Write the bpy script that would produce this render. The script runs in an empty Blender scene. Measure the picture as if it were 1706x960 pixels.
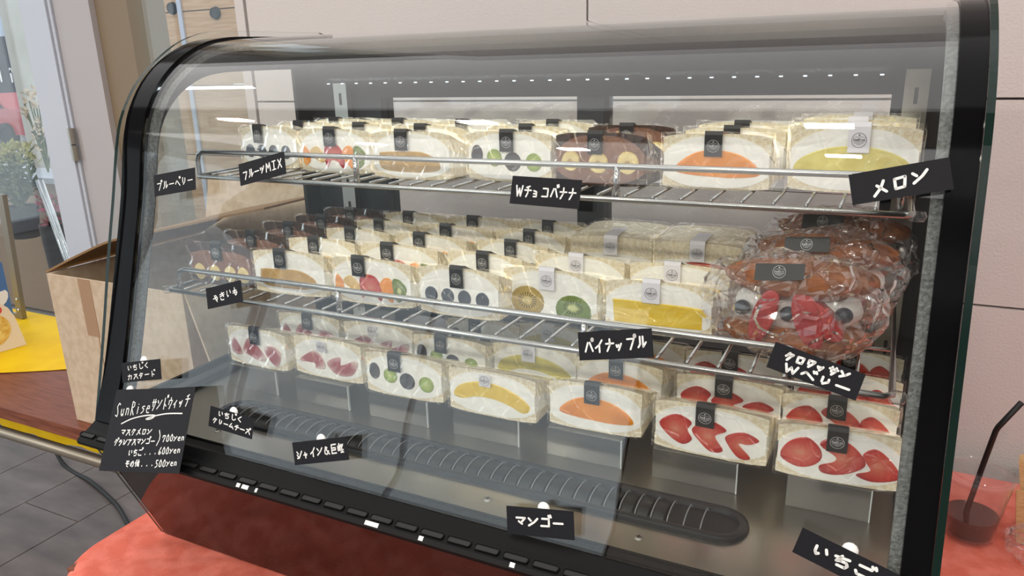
import bpy, bmesh, math, random
from mathutils import Vector, Matrix, noise

# ------------------------------------------------------------------ camera
S = bpy.context.scene
COL = S.collection
H = 1.346                      # eye height above the floor
FPX, PX, PY = 1256.03, 853.0, 480.0
RIGHT = Vector((0.89647135, 0.44229271, -0.02676351))
DOWN = Vector((0.10342523, -0.26759706, -0.957964))
FWD = Vector((-0.43086233, 0.85601926, -0.28563733))
cam = bpy.data.objects.new('camera', bpy.data.cameras.new('camera'))
COL.objects.link(cam)
cam.matrix_world = Matrix(((RIGHT.x, -DOWN.x, -FWD.x, 0), (RIGHT.y, -DOWN.y, -FWD.y, 0),
                           (RIGHT.z, -DOWN.z, -FWD.z, H), (0, 0, 0, 1)))
cam.data.sensor_width = 36
cam.data.lens = FPX / 1706 * 36
cam.data.clip_start = 0.02
S.camera = cam
S.view_settings.view_transform = 'Standard'
S.view_settings.look = 'None'
S.view_settings.gamma = 1
S.view_settings.use_curve_mapping = False
S.view_settings.exposure = 0.25
S.cycles.transparent_max_bounces = 64
S.cycles.max_bounces = 10
S.cycles.glossy_bounces = 5

# ------------------------------------------------------------------ sky, downlights and added fill
world = bpy.data.worlds.new('sky')
S.world = world
world.use_nodes = True
wn = world.node_tree
wn.nodes.clear()
wo = wn.nodes.new('ShaderNodeOutputWorld')
wb = wn.nodes.new('ShaderNodeBackground')
wb.inputs[0].default_value = (0.86, 0.93, 1.0, 1)      # overcast white sky
wb.inputs[1].default_value = 1.3
wn.links.new(wb.outputs[0], wo.inputs[0])


def area(name, loc, sx, sy, power, color, rot=(0, 0, 0)):
    l = bpy.data.lights.new(name, 'AREA')
    l.shape = 'RECTANGLE'
    l.size, l.size_y = sx, sy
    l.energy = power
    l.color = color
    o = bpy.data.objects.new(name, l)
    o.location = loc
    o.rotation_euler = rot
    COL.objects.link(o)
    return o


# broad fill lights added under the ceiling, and the hall's small warm downlights
area('ceiling_fill', (-1.2, 0.55, 2.93), 7.0, 1.7, 42, (1.0, 0.985, 0.98))
area('ceiling_fill', (-1.2, -3.3, 2.93), 7.0, 3.0, 80, (1.0, 0.985, 0.98))
for i, (lx, ly, lw) in enumerate([(-1.6, -0.9, 6), (-0.2, -0.9, 6), (1.2, -0.9, 6), (-1.6, -2.3, 22), (-0.2, -2.3, 22), (1.2, -2.3, 22), (-3.0, -0.9, 6), (-3.0, -2.3, 22)]):
    area('downlight', (lx, ly, 2.90), 0.16, 0.16, lw, (1.0, 0.92, 0.80))


# ------------------------------------------------------------------ helpers


def W(x, y, z):
    return Vector((x, y, z + H))


def ray(u, v):
    a, b = (u - PX) / FPX, (v - PY) / FPX
    return RIGHT * a + DOWN * b + FWD


def on_z(u, v, z):            # point of a horizontal plane (z measured from eye height)
    d = ray(u, v)
    return d * (z / d.z)


def on_y(u, v, y):
    d = ray(u, v)
    return d * (y / d.y)


class MB:
    def __init__(s):
        s.v = []
        s.f = []
        s.m = []

    def add(s, vs, fs, mi=0):
        k = len(s.v)
        s.v += [Vector(q) for q in vs]
        for q in fs:
            s.f.append([k + i for i in q])
            s.m.append(mi)
        return s

    def box(s, x0, x1, y0, y1, z0, z1, mi=0):
        return s.add([(x0, y0, z0), (x1, y0, z0), (x1, y1, z0), (x0, y1, z0),
                      (x0, y0, z1), (x1, y0, z1), (x1, y1, z1), (x0, y1, z1)],
                     [(3, 2, 1, 0), (4, 5, 6, 7), (0, 1, 5, 4), (1, 2, 6, 5), (2, 3, 7, 6), (3, 0, 4, 7)], mi)

    def prism(s, prof, x0, x1, mi=0, cap=None):
        """closed (y,z) profile pushed along X"""
        n = len(prof)
        vs = [(x0, p[0], p[1]) for p in prof] + [(x1, p[0], p[1]) for p in prof]
        k = len(s.v)
        s.v += [Vector(q) for q in vs]
        for i in range(n):
            j = (i + 1) % n
            s.f.append([k + i, k + j, k + n + j, k + n + i])
            s.m.append(mi)
        c = mi if cap is None else cap
        s.f.append([k + i for i in range(n)][::-1])
        s.m.append(c)
        s.f.append([k + n + i for i in range(n)])
        s.m.append(c)
        return s

    def extrude(s, out, y0, y1, mi=0, bev=0.0):
        """closed (x,z) outline pushed along Y, face at y0 to the front"""
        n = len(out)
        cx = sum(p[0] for p in out) / n
        cz = sum(p[1] for p in out) / n
        rings = []
        if bev:
            rings.append([(cx + (p[0] - cx) * (1 - bev), y0, cz + (p[1] - cz) * (1 - bev)) for p in out])
            rings.append([(p[0], y0 + 0.0012, p[1]) for p in out])
        else:
            rings.append([(p[0], y0, p[1]) for p in out])
        rings.append([(p[0], y1, p[1]) for p in out])
        return s.loft(rings, True, mi)

    def loft(s, rings, cap=True, mi=0, closed=True):
        k = len(s.v)
        n = len(rings[0])
        for r in rings:
            s.v += [Vector(q) for q in r]
        for a in range(len(rings) - 1):
            for i in range(n if closed else n - 1):
                j = (i + 1) % n
                s.f.append([k + a * n + i, k + a * n + j, k + (a + 1) * n + j, k + (a + 1) * n + i])
                s.m.append(mi)
        if cap:
            s.f.append([k + i for i in range(n)][::-1])
            s.m.append(mi)
            b = k + (len(rings) - 1) * n
            s.f.append([b + i for i in range(n)])
            s.m.append(mi)
        return s

    def tube(s, path, r, n=8, cap=True, mi=0):
        path = [Vector(p) for p in path]
        rs = r if isinstance(r, (list, tuple)) else [r] * len(path)
        rings = []
        up = None
        for i, p in enumerate(path):
            t = (path[min(i + 1, len(path) - 1)] - path[max(i - 1, 0)]).normalized()
            if up is None:
                up = t.orthogonal().normalized()
            up = (up - t * up.dot(t)).normalized()
            sd = t.cross(up)
            rings.append([p + (up * math.cos(2 * math.pi * k / n) + sd * math.sin(2 * math.pi * k / n)) * rs[i] for k in range(n)])
        return s.loft(rings, cap, mi)

    def lathe(s, prof, c=(0, 0, 0), n=32, mi=0, cap=False):
        rings = [[(c[0] + r * math.cos(2 * math.pi * k / n), c[1] + r * math.sin(2 * math.pi * k / n), c[2] + z)
                  for k in range(n)] for r, z in prof]
        return s.loft(rings, cap, mi)

    def ball(s, c, rx, ry, rz, n=12, m=8, mi=0, fn=None):
        rings = []
        for a in range(m + 1):
            ph = math.pi * (0.02 + 0.96 * a / m) - math.pi / 2
            ring = []
            for k in range(n):
                th = 2 * math.pi * k / n
                d = Vector((math.cos(ph) * math.cos(th), math.cos(ph) * math.sin(th), math.sin(ph)))
                g = fn(d) if fn else 1.0
                ring.append((c[0] + d.x * rx * g, c[1] + d.y * ry * g, c[2] + d.z * rz * g))
            rings.append(ring)
        return s.loft(rings, True, mi)

    def mesh(s, name, mats, smooth=False):
        me = bpy.data.meshes.new(name)
        me.from_pydata([tuple(v) for v in s.v], [], s.f)
        mats = mats if isinstance(mats, (list, tuple)) else [mats]
        for m in mats:
            me.materials.append(m)
        if len(mats) > 1:
            me.polygons.foreach_set('material_index', s.m)
        bm = bmesh.new()
        bm.from_mesh(me)
        bmesh.ops.recalc_face_normals(bm, faces=bm.faces)
        bm.to_mesh(me)
        bm.free()
        if smooth:
            if smooth is True:
                me.polygons.foreach_set('use_smooth', [True] * len(me.polygons))
            else:
                me.set_sharp_from_angle(angle=math.radians(smooth)) if hasattr(me, 'set_sharp_from_angle') else None
                me.polygons.foreach_set('use_smooth', [True] * len(me.polygons))
        me.update()
        return me

    def build(s, name, mats, parent=None, smooth=False):
        return link(name, s.mesh(name, mats, smooth), parent)


def link(name, me, parent=None):
    o = bpy.data.objects.new(name, me)
    COL.objects.link(o)
    if parent:
        o.parent = parent
    return o


def tag(o, label=None, cat=None, group=None, kind=None):
    if label:
        o['label'] = label
    if cat:
        o['category'] = cat
    if group:
        o['group'] = group
    if kind:
        o['kind'] = kind
    return o


def thing(name, label, cat, loc=(0, 0, 0), group=None, rz=0.0):
    o = bpy.data.objects.new(name, None)
    o.empty_display_size = 0.05
    o.location = loc
    o.rotation_euler = (0, 0, rz)
    COL.objects.link(o)
    return tag(o, label, cat, group)


def copy_tree(o, parent=None):
    c = o.copy()
    COL.objects.link(c)
    if parent:
        c.parent = parent
    for ch in o.children:
        copy_tree(ch, c)
    return c


def smooth_loop(pts, k=5):
    """closed Catmull-Rom through control points"""
    out = []
    n = len(pts)
    for i in range(n):
        p0, p1, p2, p3 = [Vector((*pts[(i + j - 1) % n], 0)) for j in range(4)]
        for q in range(k):
            t = q / k
            v = 0.5 * ((2 * p1) + (p2 - p0) * t + (2 * p0 - 5 * p1 + 4 * p2 - p3) * t * t + (3 * p1 - p0 - 3 * p2 + p3) * t ** 3)
            out.append((v.x, v.y))
    return out


def smooth_path(pts, k=6):
    out = []
    P = [Vector(p) for p in pts]
    n = len(P)
    for i in range(n - 1):
        p0, p1, p2, p3 = P[max(i - 1, 0)], P[i], P[i + 1], P[min(i + 2, n - 1)]
        for q in range(k):
            t = q / k
            out.append(0.5 * ((2 * p1) + (p2 - p0) * t + (2 * p0 - 5 * p1 + 4 * p2 - p3) * t * t + (3 * p1 - p0 - 3 * p2 + p3) * t ** 3))
    out.append(P[-1])
    return out


# ------------------------------------------------------------------ materials


def newmat(name):
    m = bpy.data.materials.new(name)
    m.use_nodes = True
    nt = m.node_tree
    nt.nodes.clear()
    return m, nt, nt.nodes.new('ShaderNodeOutputMaterial')


def rgb(h):
    """sRGB 0-255 triple to linear"""
    r = []
    for c in h:
        c = c / 255
        r.append(c / 12.92 if c <= 0.04045 else ((c + 0.055) / 1.055) ** 2.4)
    return (*r, 1)


def mat(name, c, rough=0.5, metal=0.0, bump=0.0, scale=200.0, c2=None, nscale=None, stretch=(1, 1, 1), spec=0.5,
        sss=0.0, lo=0.4, hi=0.6, detail=4, space='Object', coat=0.0):
    m, nt, out = newmat(name)
    b = nt.nodes.new('ShaderNodeBsdfPrincipled')
    nt.links.new(b.outputs[0], out.inputs[0])
    b.inputs['Base Color'].default_value = rgb(c)
    b.inputs['Roughness'].default_value = rough
    b.inputs['Metallic'].default_value = metal
    b.inputs['Specular IOR Level'].default_value = spec
    b.inputs['Coat Weight'].default_value = coat
    if sss:
        b.inputs['Subsurface Weight'].default_value = sss
        b.inputs['Subsurface Radius'].default_value = (0.004, 0.003, 0.002)
        b.inputs['Subsurface Scale'].default_value = 1.0
    if c2 or bump:
        tc = nt.nodes.new('ShaderNodeTexCoord')
        mp = nt.nodes.new('ShaderNodeMapping')
        mp.inputs['Scale'].default_value = stretch
        nt.links.new(tc.outputs[space], mp.inputs[0])
    if c2:
        n = nt.nodes.new('ShaderNodeTexNoise')
        n.inputs['Scale'].default_value = nscale or scale
        n.inputs['Detail'].default_value = detail
        nt.links.new(mp.outputs[0], n.inputs[0])
        r = nt.nodes.new('ShaderNodeValToRGB')
        r.color_ramp.elements[0].position = lo
        r.color_ramp.elements[1].position = hi
        r.color_ramp.elements[0].color = rgb(c)
        r.color_ramp.elements[1].color = rgb(c2)
        nt.links.new(n.outputs[0], r.inputs[0])
        nt.links.new(r.outputs[0], b.inputs['Base Color'])
    if bump:
        n2 = nt.nodes.new('ShaderNodeTexNoise')
        n2.inputs['Scale'].default_value = scale
        n2.inputs['Detail'].default_value = 3
        nt.links.new(mp.outputs[0], n2.inputs[0])
        bp = nt.nodes.new('ShaderNodeBump')
        bp.inputs['Strength'].default_value = bump
        bp.inputs['Distance'].default_value = 0.002
        nt.links.new(n2.outputs[0], bp.inputs['Height'])
        nt.links.new(bp.outputs[0], b.inputs['Normal'])
    return m


def glassmat(name, tint=(0.97, 0.985, 0.98), ior=1.5, rough=0.0, add=0.0, bump=0.0, bscale=60.0, gain=1.0, haze=0.0, lively=False, additive=False):
    """thin clear sheet: see-through plus a Fresnel mirror"""
    m, nt, out = newmat(name)
    t = nt.nodes.new('ShaderNodeBsdfTransparent')
    t.inputs[0].default_value = (*tint, 1)
    g = nt.nodes.new('ShaderNodeBsdfGlossy')
    g.inputs['Roughness'].default_value = rough
    g.inputs[0].default_value = (1, 1, 1, 1)
    f = nt.nodes.new('ShaderNodeFresnel')
    ge = nt.nodes.new('ShaderNodeNewGeometry')       # same mirror strength on both faces of a sheet
    mr = nt.nodes.new('ShaderNodeMapRange')
    mr.inputs['To Min'].default_value = ior
    mr.inputs['To Max'].default_value = 1 / ior
    nt.links.new(ge.outputs['Backfacing'], mr.inputs['Value'])
    nt.links.new(mr.outputs[0], f.inputs[0])
    ma = nt.nodes.new('ShaderNodeMath')
    ma.operation = 'MULTIPLY_ADD'
    ma.use_clamp = True
    ma.inputs[1].default_value = gain
    ma.inputs[2].default_value = add
    nt.links.new(f.outputs[0], ma.inputs[0])
    if additive:                                       # very thin film: glints on top of what is behind
        mx = nt.nodes.new('ShaderNodeAddShader')
        nt.links.new(ma.outputs[0], g.inputs[0])
        nt.links.new(t.outputs[0], mx.inputs[0])
        nt.links.new(g.outputs[0], mx.inputs[1])
    else:
        mx = nt.nodes.new('ShaderNodeMixShader')
        nt.links.new(ma.outputs[0], mx.inputs[0])
        nt.links.new(t.outputs[0], mx.inputs[1])
        nt.links.new(g.outputs[0], mx.inputs[2])
    last = mx
    if haze:
        d = nt.nodes.new('ShaderNodeBsdfDiffuse')
        d.inputs[0].default_value = (0.9, 0.9, 0.9, 1)
        m2 = nt.nodes.new('ShaderNodeMixShader')
        m2.inputs[0].default_value = haze
        nt.links.new(mx.outputs[0], m2.inputs[1])
        nt.links.new(d.outputs[0], m2.inputs[2])
        last = m2
    nt.links.new(last.outputs[0], out.inputs[0])
    if bump:
        # mostly taut film crossed by a few sharp creases
        tc = nt.nodes.new('ShaderNodeTexCoord')
        n = nt.nodes.new('ShaderNodeTexNoise')
        n.inputs['Scale'].default_value = bscale * 0.6
        n.inputs['Detail'].default_value = 2
        nt.links.new(tc.outputs['Object'], n.inputs[0])
        wr = nt.nodes.new('ShaderNodeMixRGB')
        wr.blend_type = 'LINEAR_LIGHT'
        wr.inputs[0].default_value = 0.012
        nt.links.new(tc.outputs['Object'], wr.inputs[1])
        nt.links.new(n.outputs['Color'], wr.inputs[2])
        vo = nt.nodes.new('ShaderNodeTexVoronoi')
        vo.feature = 'DISTANCE_TO_EDGE'
        vo.inputs['Scale'].default_value = bscale
        nt.links.new(wr.outputs[0], vo.inputs['Vector'])
        rm = nt.nodes.new('ShaderNodeMapRange')
        rm.interpolation_type = 'SMOOTHSTEP'
        rm.inputs['From Max'].default_value = 0.13
        nt.links.new(vo.outputs['Distance'], rm.inputs['Value'])
        sm = nt.nodes.new('ShaderNodeMath')
        sm.operation = 'MULTIPLY_ADD'
        sm.inputs[1].default_value = 0.25
        nt.links.new(n.outputs[0], sm.inputs[0])
        nt.links.new(rm.outputs[0], sm.inputs[2])
        bp = nt.nodes.new('ShaderNodeBump')
        bp.inputs['Strength'].default_value = bump
        bp.inputs['Distance'].default_value = 0.004
        nt.links.new(sm.outputs[0], bp.inputs['Height'])
        nt.links.new(bp.outputs[0], g.inputs['Normal'])
        if lively:
            nt.links.new(bp.outputs[0], f.inputs['Normal'])
    return m


def radial(name, stops, rough=0.3, bump=0.15, seeds=False, coat=0.0, streak=False):
    """cut fruit: colour runs from the core of the slice out to its rim"""
    m, nt, out = newmat(name)
    b = nt.nodes.new('ShaderNodeBsdfPrincipled')
    nt.links.new(b.outputs[0], out.inputs[0])
    b.inputs['Roughness'].default_value = rough
    b.inputs['Coat Weight'].default_value = coat
    tc = nt.nodes.new('ShaderNodeTexCoord')
    mp = nt.nodes.new('ShaderNodeMapping')
    mp.inputs['Location'].default_value = (-1, -1, -1)
    mp.inputs['Scale'].default_value = (2, 0, 2)
    mp.inputs['Location'].default_value = (-1, 0, -1)
    nt.links.new(tc.outputs['Generated'], mp.inputs[0])
    ln = nt.nodes.new('ShaderNodeVectorMath')
    ln.operation = 'LENGTH'
    nt.links.new(mp.outputs[0], ln.inputs[0])
    n = nt.nodes.new('ShaderNodeTexNoise')
    n.inputs['Scale'].default_value = 9
    n.inputs['Detail'].default_value = 5
    nt.links.new(tc.outputs['Generated'], n.inputs[0])
    ma = nt.nodes.new('ShaderNodeMath')
    ma.operation = 'MULTIPLY_ADD'
    ma.inputs[1].default_value = 0.5
    nt.links.new(n.outputs[0], ma.inputs[0])
    sb = nt.nodes.new('ShaderNodeMath')
    sb.operation = 'SUBTRACT'
    sb.inputs[1].default_value = 0.25
    nt.links.new(ln.outputs['Value'], sb.inputs[0])
    nt.links.new(sb.outputs[0], ma.inputs[2])
    r = nt.nodes.new('ShaderNodeValToRGB')
    el = r.color_ramp.elements
    while len(el) < len(stops):
        el.new(0.5)
    for e, (p, c) in zip(el, stops):
        e.position = p
        e.color = rgb(c)
    nt.links.new(ma.outputs[0], r.inputs[0])
    src = r.outputs[0]
    if seeds:
        sp = nt.nodes.new('ShaderNodeSeparateXYZ')
        nt.links.new(mp.outputs[0], sp.inputs[0])
        at = nt.nodes.new('ShaderNodeMath')
        at.operation = 'ARCTAN2'
        nt.links.new(sp.outputs[0], at.inputs[0])
        nt.links.new(sp.outputs[2], at.inputs[1])
        sn = nt.nodes.new('ShaderNodeMath')
        sn.operation = 'MULTIPLY'
        sn.inputs[1].default_value = 20
        nt.links.new(at.outputs[0], sn.inputs[0])
        s2 = nt.nodes.new('ShaderNodeMath')
        s2.operation = 'SINE'
        nt.links.new(sn.outputs[0], s2.inputs[0])
        cmp_ = nt.nodes.new('ShaderNodeMath')
        cmp_.operation = 'COMPARE'
        cmp_.inputs[1].default_value = 0.42
        cmp_.inputs[2].default_value = 0.13
        nt.links.new(ln.outputs['Value'], cmp_.inputs[0])
        gt = nt.nodes.new('ShaderNodeMath')
        gt.operation = 'GREATER_THAN'
        gt.inputs[1].default_value = 0.45
        nt.links.new(s2.outputs[0], gt.inputs[0])
        mu = nt.nodes.new('ShaderNodeMath')
        mu.operation = 'MULTIPLY'
        nt.links.new(cmp_.outputs[0], mu.inputs[0])
        nt.links.new(gt.outputs[0], mu.inputs[1])
        mc = nt.nodes.new('ShaderNodeMixRGB')
        mc.inputs[2].default_value = rgb((40, 38, 22))
        nt.links.new(mu.outputs[0], mc.inputs[0])
        nt.links.new(src, mc.inputs[1])
        src = mc.outputs[0]
    nt.links.new(src, b.inputs['Base Color'])
    bp = nt.nodes.new('ShaderNodeBump')
    bp.inputs['Strength'].default_value = bump
    bp.inputs['Distance'].default_value = 0.001
    nt.links.new(n.outputs[0], bp.inputs['Height'])
    nt.links.new(bp.outputs[0], b.inputs['Normal'])
    return m


M_wall = mat('wall_plaster', (212, 205, 203), 0.75, bump=0.35, scale=260, spec=0.2)
M_joint = mat('wall_joint', (176, 164, 160), 0.8)
M_ceil = mat('ceiling_white', (196, 196, 192), 0.8)
M_tile = mat('slate_tile', (92, 84, 84), 0.5, bump=0.35, scale=18, c2=(126, 117, 116), nscale=5, stretch=(1, 3, 1), lo=0.3, hi=0.75, detail=8)
M_grout = mat('grout', (150, 144, 140), 0.9)
M_wood = mat('table_wood', (104, 58, 42), 0.35, c2=(138, 82, 62), nscale=26, stretch=(0.6, 7, 7), lo=0.3, hi=0.7, spec=0.2)
M_steel = mat('brushed_steel', (176, 172, 164), 0.30, 1.0, bump=0.05, scale=300, stretch=(0.02, 1, 1))
M_wire = mat('wire_steel', (182, 182, 180), 0.22, 1.0)
M_chrome = mat('chrome', (200, 200, 200), 0.12, 1.0)
M_zinc = mat('zinc_strip', (128, 131, 130), 0.55, 0.4, bump=0.5, scale=420, c2=(96, 99, 98), nscale=300)
M_black = mat('gloss_black', (12, 12, 14), 0.10, spec=0.10)
M_blackm = mat('matte_black', (18, 18, 20), 0.5, spec=0.25)
M_darkgrey = mat('dark_grey_plastic', (36, 37, 41), 0.45, spec=0.3)
M_ledge = mat('satin_black', (12, 12, 13), 0.45, spec=0.15)
M_toppanel = mat('grey_top_panel', (118, 121, 120), 0.4)
M_mirror = mat('dark_mirror_panel', (20, 11, 11), 0.04, spec=0.30, coat=0.0)
M_glass = glassmat('showcase_glass', (0.975, 0.985, 0.98), 1.52)
M_side = glassmat('side_glass', (0.97, 0.985, 0.98), 1.5)
M_rim = mat('glass_edge_green', (12, 34, 29), 0.15, spec=0.3)
M_pane = glassmat('window_glass', (0.95, 0.97, 0.97), 1.5)
M_acryl = glassmat('acrylic', (0.93, 0.94, 0.95), 1.49, haze=0.03)
M_acryledge = mat('acrylic_edge', (200, 206, 208), 0.3)
M_film = glassmat('wrapping_film', (0.96, 0.96, 0.955), 1.5, 0.10, 0.0, 1.0, 38, 0.95, haze=0.004, lively=True, additive=True)
M_bag = glassmat('bag_film', (0.975, 0.97, 0.975), 1.5, 0.05, 0.025, 1.0, 32, 1.8, haze=0.03, lively=True)
M_cream = mat('whipped_cream', (248, 247, 242), 0.55, bump=0.25, scale=330, sss=0.0)
M_choc = mat('cocoa_cream', (126, 84, 64), 0.6, bump=0.25, scale=330, c2=(140, 96, 74), nscale=60)
M_bread = mat('white_bread', (226, 212, 180), 0.85, bump=0.6, scale=420, c2=(242, 234, 214), nscale=240, spec=0.2)
M_cocoa = mat('cocoa_bread', (58, 40, 32), 0.85, bump=0.7, scale=420, c2=(82, 58, 46), nscale=240, spec=0.2)
M_stick_b = mat('black_sticker', (26, 26, 28), 0.4)
M_stick_w = mat('white_sticker', (232, 230, 236), 0.4)
M_ink_w = mat('white_print', (228, 228, 228), 0.5)
M_ink_b = mat('dark_print', (52, 50, 62), 0.5)
M_card = mat('black_card', (26, 26, 31), 0.6, bump=0.1, scale=600, spec=0.2)
M_pen = mat('white_pen', (244, 243, 240), 0.5)
M_putty = mat('white_putty', (240, 240, 238), 0.5)
M_blueb = mat('blueberry_skin', (38, 42, 54), 0.35, c2=(72, 80, 94), nscale=60, lo=0.35, hi=0.75)
M_grape = mat('black_grape', (44, 40, 46), 0.3, c2=(70, 64, 66), nscale=50)
M_green = radial('muscat_cut', [(0.0, (196, 206, 130)), (0.5, (164, 184, 84)), (0.95, (132, 152, 60))], 0.25)
M_straw = radial('strawberry_cut', [(0.0, (212, 126, 100)), (0.35, (206, 92, 72)), (0.75, (196, 52, 42)), (1.0, (170, 22, 22))], 0.25)
M_strawd = mat('strawberry_skin', (172, 30, 36), 0.3, c2=(196, 52, 52), nscale=90, bump=0.3, scale=300)
M_kiwi = radial('green_kiwi_cut', [(0.0, (214, 216, 160)), (0.22, (196, 202, 130)), (0.4, (120, 140, 50)), (0.95, (104, 124, 40))], 0.25, seeds=True)
M_gold = radial('golden_kiwi_cut', [(0.0, (226, 212, 160)), (0.25, (206, 182, 104)), (0.6, (186, 158, 76)), (0.95, (170, 146, 76))], 0.25, seeds=True)
M_mango = mat('mango_flesh', (234, 138, 6), 0.3, c2=(240, 152, 20), nscale=30, bump=0.1, scale=120)
M_melon = mat('melon_flesh', (208, 192, 66), 0.3, c2=(222, 208, 96), nscale=60, bump=0.15, scale=200)
M_melony = mat('yellow_melon_flesh', (226, 190, 44), 0.3, c2=(232, 202, 74), nscale=60, bump=0.15, scale=200)
M_pine = mat('pineapple_flesh', (228, 192, 44), 0.3, c2=(238, 208, 84), nscale=90, stretch=(0.4, 1, 1.6), bump=0.2, scale=200)
M_potato = mat('sweet_potato_paste', (186, 144, 62), 0.55, c2=(202, 162, 84), nscale=60, bump=0.3, scale=200)
M_fig = radial('fig_cut', [(0.0, (176, 84, 84)), (0.5, (168, 76, 84)), (0.8, (196, 140, 140)), (1.0, (214, 192, 184))], 0.3, 0.4)
M_orange = mat('orange_segment', (232, 138, 44), 0.3, c2=(240, 168, 80), nscale=120, bump=0.2, scale=200)
M_peach = mat('peach_piece', (216, 178, 104), 0.35, c2=(228, 196, 130), nscale=80)
M_banana = radial('banana_cut', [(0.0, (196, 166, 100)), (0.18, (176, 140, 80)), (0.3, (226, 204, 140)), (0.8, (236, 216, 152)), (1.0, (216, 188, 112))], 0.4)
M_crois = mat('croissant_crust', (122, 62, 26), 0.5, c2=(176, 106, 54), nscale=40, stretch=(1, 3, 3), bump=0.5, scale=120, lo=0.3, hi=0.7)
M_cloth = mat('coral_linen', (226, 116, 98), 0.9, bump=0.5, scale=900, c2=(238, 134, 118), nscale=40, spec=0.1)
M_yellow = mat('yellow_vinyl', (226, 182, 0), 0.55, c2=(232, 192, 4), nscale=12, spec=0.25)
M_yellow2 = mat('pale_yellow_lining', (236, 214, 84), 0.6)
M_kraft = mat('cardboard', (190, 168, 142), 0.8, c2=(202, 182, 158), nscale=60, bump=0.1, scale=300)
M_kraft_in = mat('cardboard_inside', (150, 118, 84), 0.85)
M_tape = mat('paper_tape', (166, 132, 102), 0.35)
M_kraftbag = mat('kraft_paper', (190, 148, 100), 0.75, c2=(204, 164, 118), nscale=80, stretch=(1, 1, 8))
M_frame_w = mat('white_aluminium', (204, 208, 220), 0.4)
M_jamb = mat('grey_jamb', (186, 180, 182), 0.5)
M_brown = mat('tan_column', (140, 122, 100), 0.6)
M_tube = mat('painted_tube', (140, 134, 122), 0.35, 0.6)
M_cord = mat('black_cord', (16, 16, 16), 0.5)
M_coffee = mat('iced_coffee', (30, 10, 8), 0.1, c2=(48, 18, 14), nscale=30)
M_cup = glassmat('clear_cup', (0.965, 0.95, 0.95), 1.42, 0.05, 0.0, haze=0.03, bump=0.2, bscale=200)
M_led = None

# ------------------------------------------------------------------ room shell
m = MB()
m.box(-1.278, 3.0, 1.318, 1.45, 0, 3.0)
wall_back = tag(m.build('wall_back', M_joint), kind='structure')
G = 0.0018
zs = [0.0, 0.045]
zrow = [0.971 + H - H]
rows = [0.0, 0.353, 0.662, 0.971, 1.279, 1.588, 1.897, 2.206, 2.515, 2.824, 3.0]
xs = [-1.278, -0.494, 0.436, 1.366, 2.296, 3.0]
for a in range(len(rows) - 1):
    for b in range(len(xs) - 1):
        MB().box(xs[b] + G, xs[b + 1] - G, 1.30, 1.3175, rows[a] + G, rows[a + 1] - G).build('wall_panel', M_wall, wall_back)
tag(MB().box(3.0, 3.1, -6, 1.45, 0, 3.0).build('wall_right', M_wall), kind='structure')
tag(MB().box(-2.0, 3.1, -6.1, -6.0, 0, 3.0).build('wall_front', mat('far_wall', (172, 166, 161), 0.8)), kind='structure')
tag(MB().box(-7.0, 3.1, -6.1, 2.06, 2.95, 3.05).build('ceiling', M_ceil), kind='structure')
floor = tag(MB().box(-7.0, 3.1, -6.1, 2.06, -0.1, -0.004).build('floor', M_grout), kind='structure')
tw, tl = 0.27, 0.62
base_tile = None
for i in range(-3, 6):
    x0 = -2.44 - tw * 3 + tw * i
    off = 1.23 + (0.31 if i % 2 == 0 else 0.0)
    for j in range(-3, 3):
        y0 = off + tl * j
        y1 = min(y0 + tl, 2.05)
        if y1 - y0 < 0.05:
            continue
        MB().box(x0 + 0.002, x0 + tw - 0.002, y0 + 0.002, y1 - 0.002, -0.004, random.uniform(-0.0006, 0.0006)).build('floor_tile', M_tile, floor)
big = MB()
for i in range(-12, 40):
    x0 = -2.44 - tw * 3 + tw * i
    for j in range(-12, 2):
        y0 = 1.23 + tl * j + (0.31 if i % 2 == 0 else 0)
        if -3 <= i < 6 and j >= -3 or x0 < -6.9 or x0 > 2.8 or y0 > 1.2:
            continue
        big.box(x0 + 0.002, x0 + tw - 0.002, y0 + 0.002, y0 + tl - 0.002, -0.004, 0)
tag(big.build('floor_tiles_beyond', M_tile, floor), kind='stuff')
# glazed facade at the left, set back from the wall: window, column, door
YF = 1.863


def fx(ratio, y=YF):
    return -ratio * y


tag(MB().box(-1.31, -1.285, 1.30, 2.06, 0, 3.0).build('wall_left', M_wall), kind='structure')
w1 = tag(MB().box(fx(1.005), -1.82, YF, 1.96, 0, 2.95).box(fx(1.27, 1.9), fx(1.005), YF + 0.02, 1.96, 0.0, 0.12).box(fx(1.27, 1.9), fx(1.005), YF + 0.02, 1.96, 2.83, 2.95)
         .build('window_1', M_frame_w), kind='structure')
MB().box(fx(1.27, 1.9), fx(1.005), 1.915, 1.923, 0.12, 2.83).build('window_pane', M_pane, w1)
tag(MB().box(fx(1.372, 1.885), fx(1.27, 1.885), 1.885, 2.04, 0, 2.95).build('trim_1', M_brown), kind='structure')
d1 = tag(MB().box(fx(1.466), fx(1.374), YF, 1.96, 0, 2.95).box(fx(1.488), fx(1.466), YF + 0.012, 1.94, 0, 2.95).build('door_1', M_jamb), kind='structure')
leaf = MB().box(fx(1.580), fx(1.500), YF - 0.004, YF + 0.05, 0.02, 2.7).box(-4.6, fx(1.580), YF - 0.004, YF + 0.05, 0.02, 0.10).box(-4.6, fx(1.580), YF - 0.004, YF + 0.05, 2.58, 2.7) \
    .box(-4.75, -4.6, YF - 0.004, YF + 0.05, 0.02, 2.7).build('door_leaf', M_frame_w, d1)
MB().box(fx(1.498), fx(1.490), YF + 0.004, YF + 0.05, 0.02, 2.7).build('edge_bead', M_frame_w, leaf)
MB().box(-4.6, fx(1.580), YF + 0.02, YF + 0.028, 0.10, 2.58).build('door_pane', M_pane, leaf)
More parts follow.
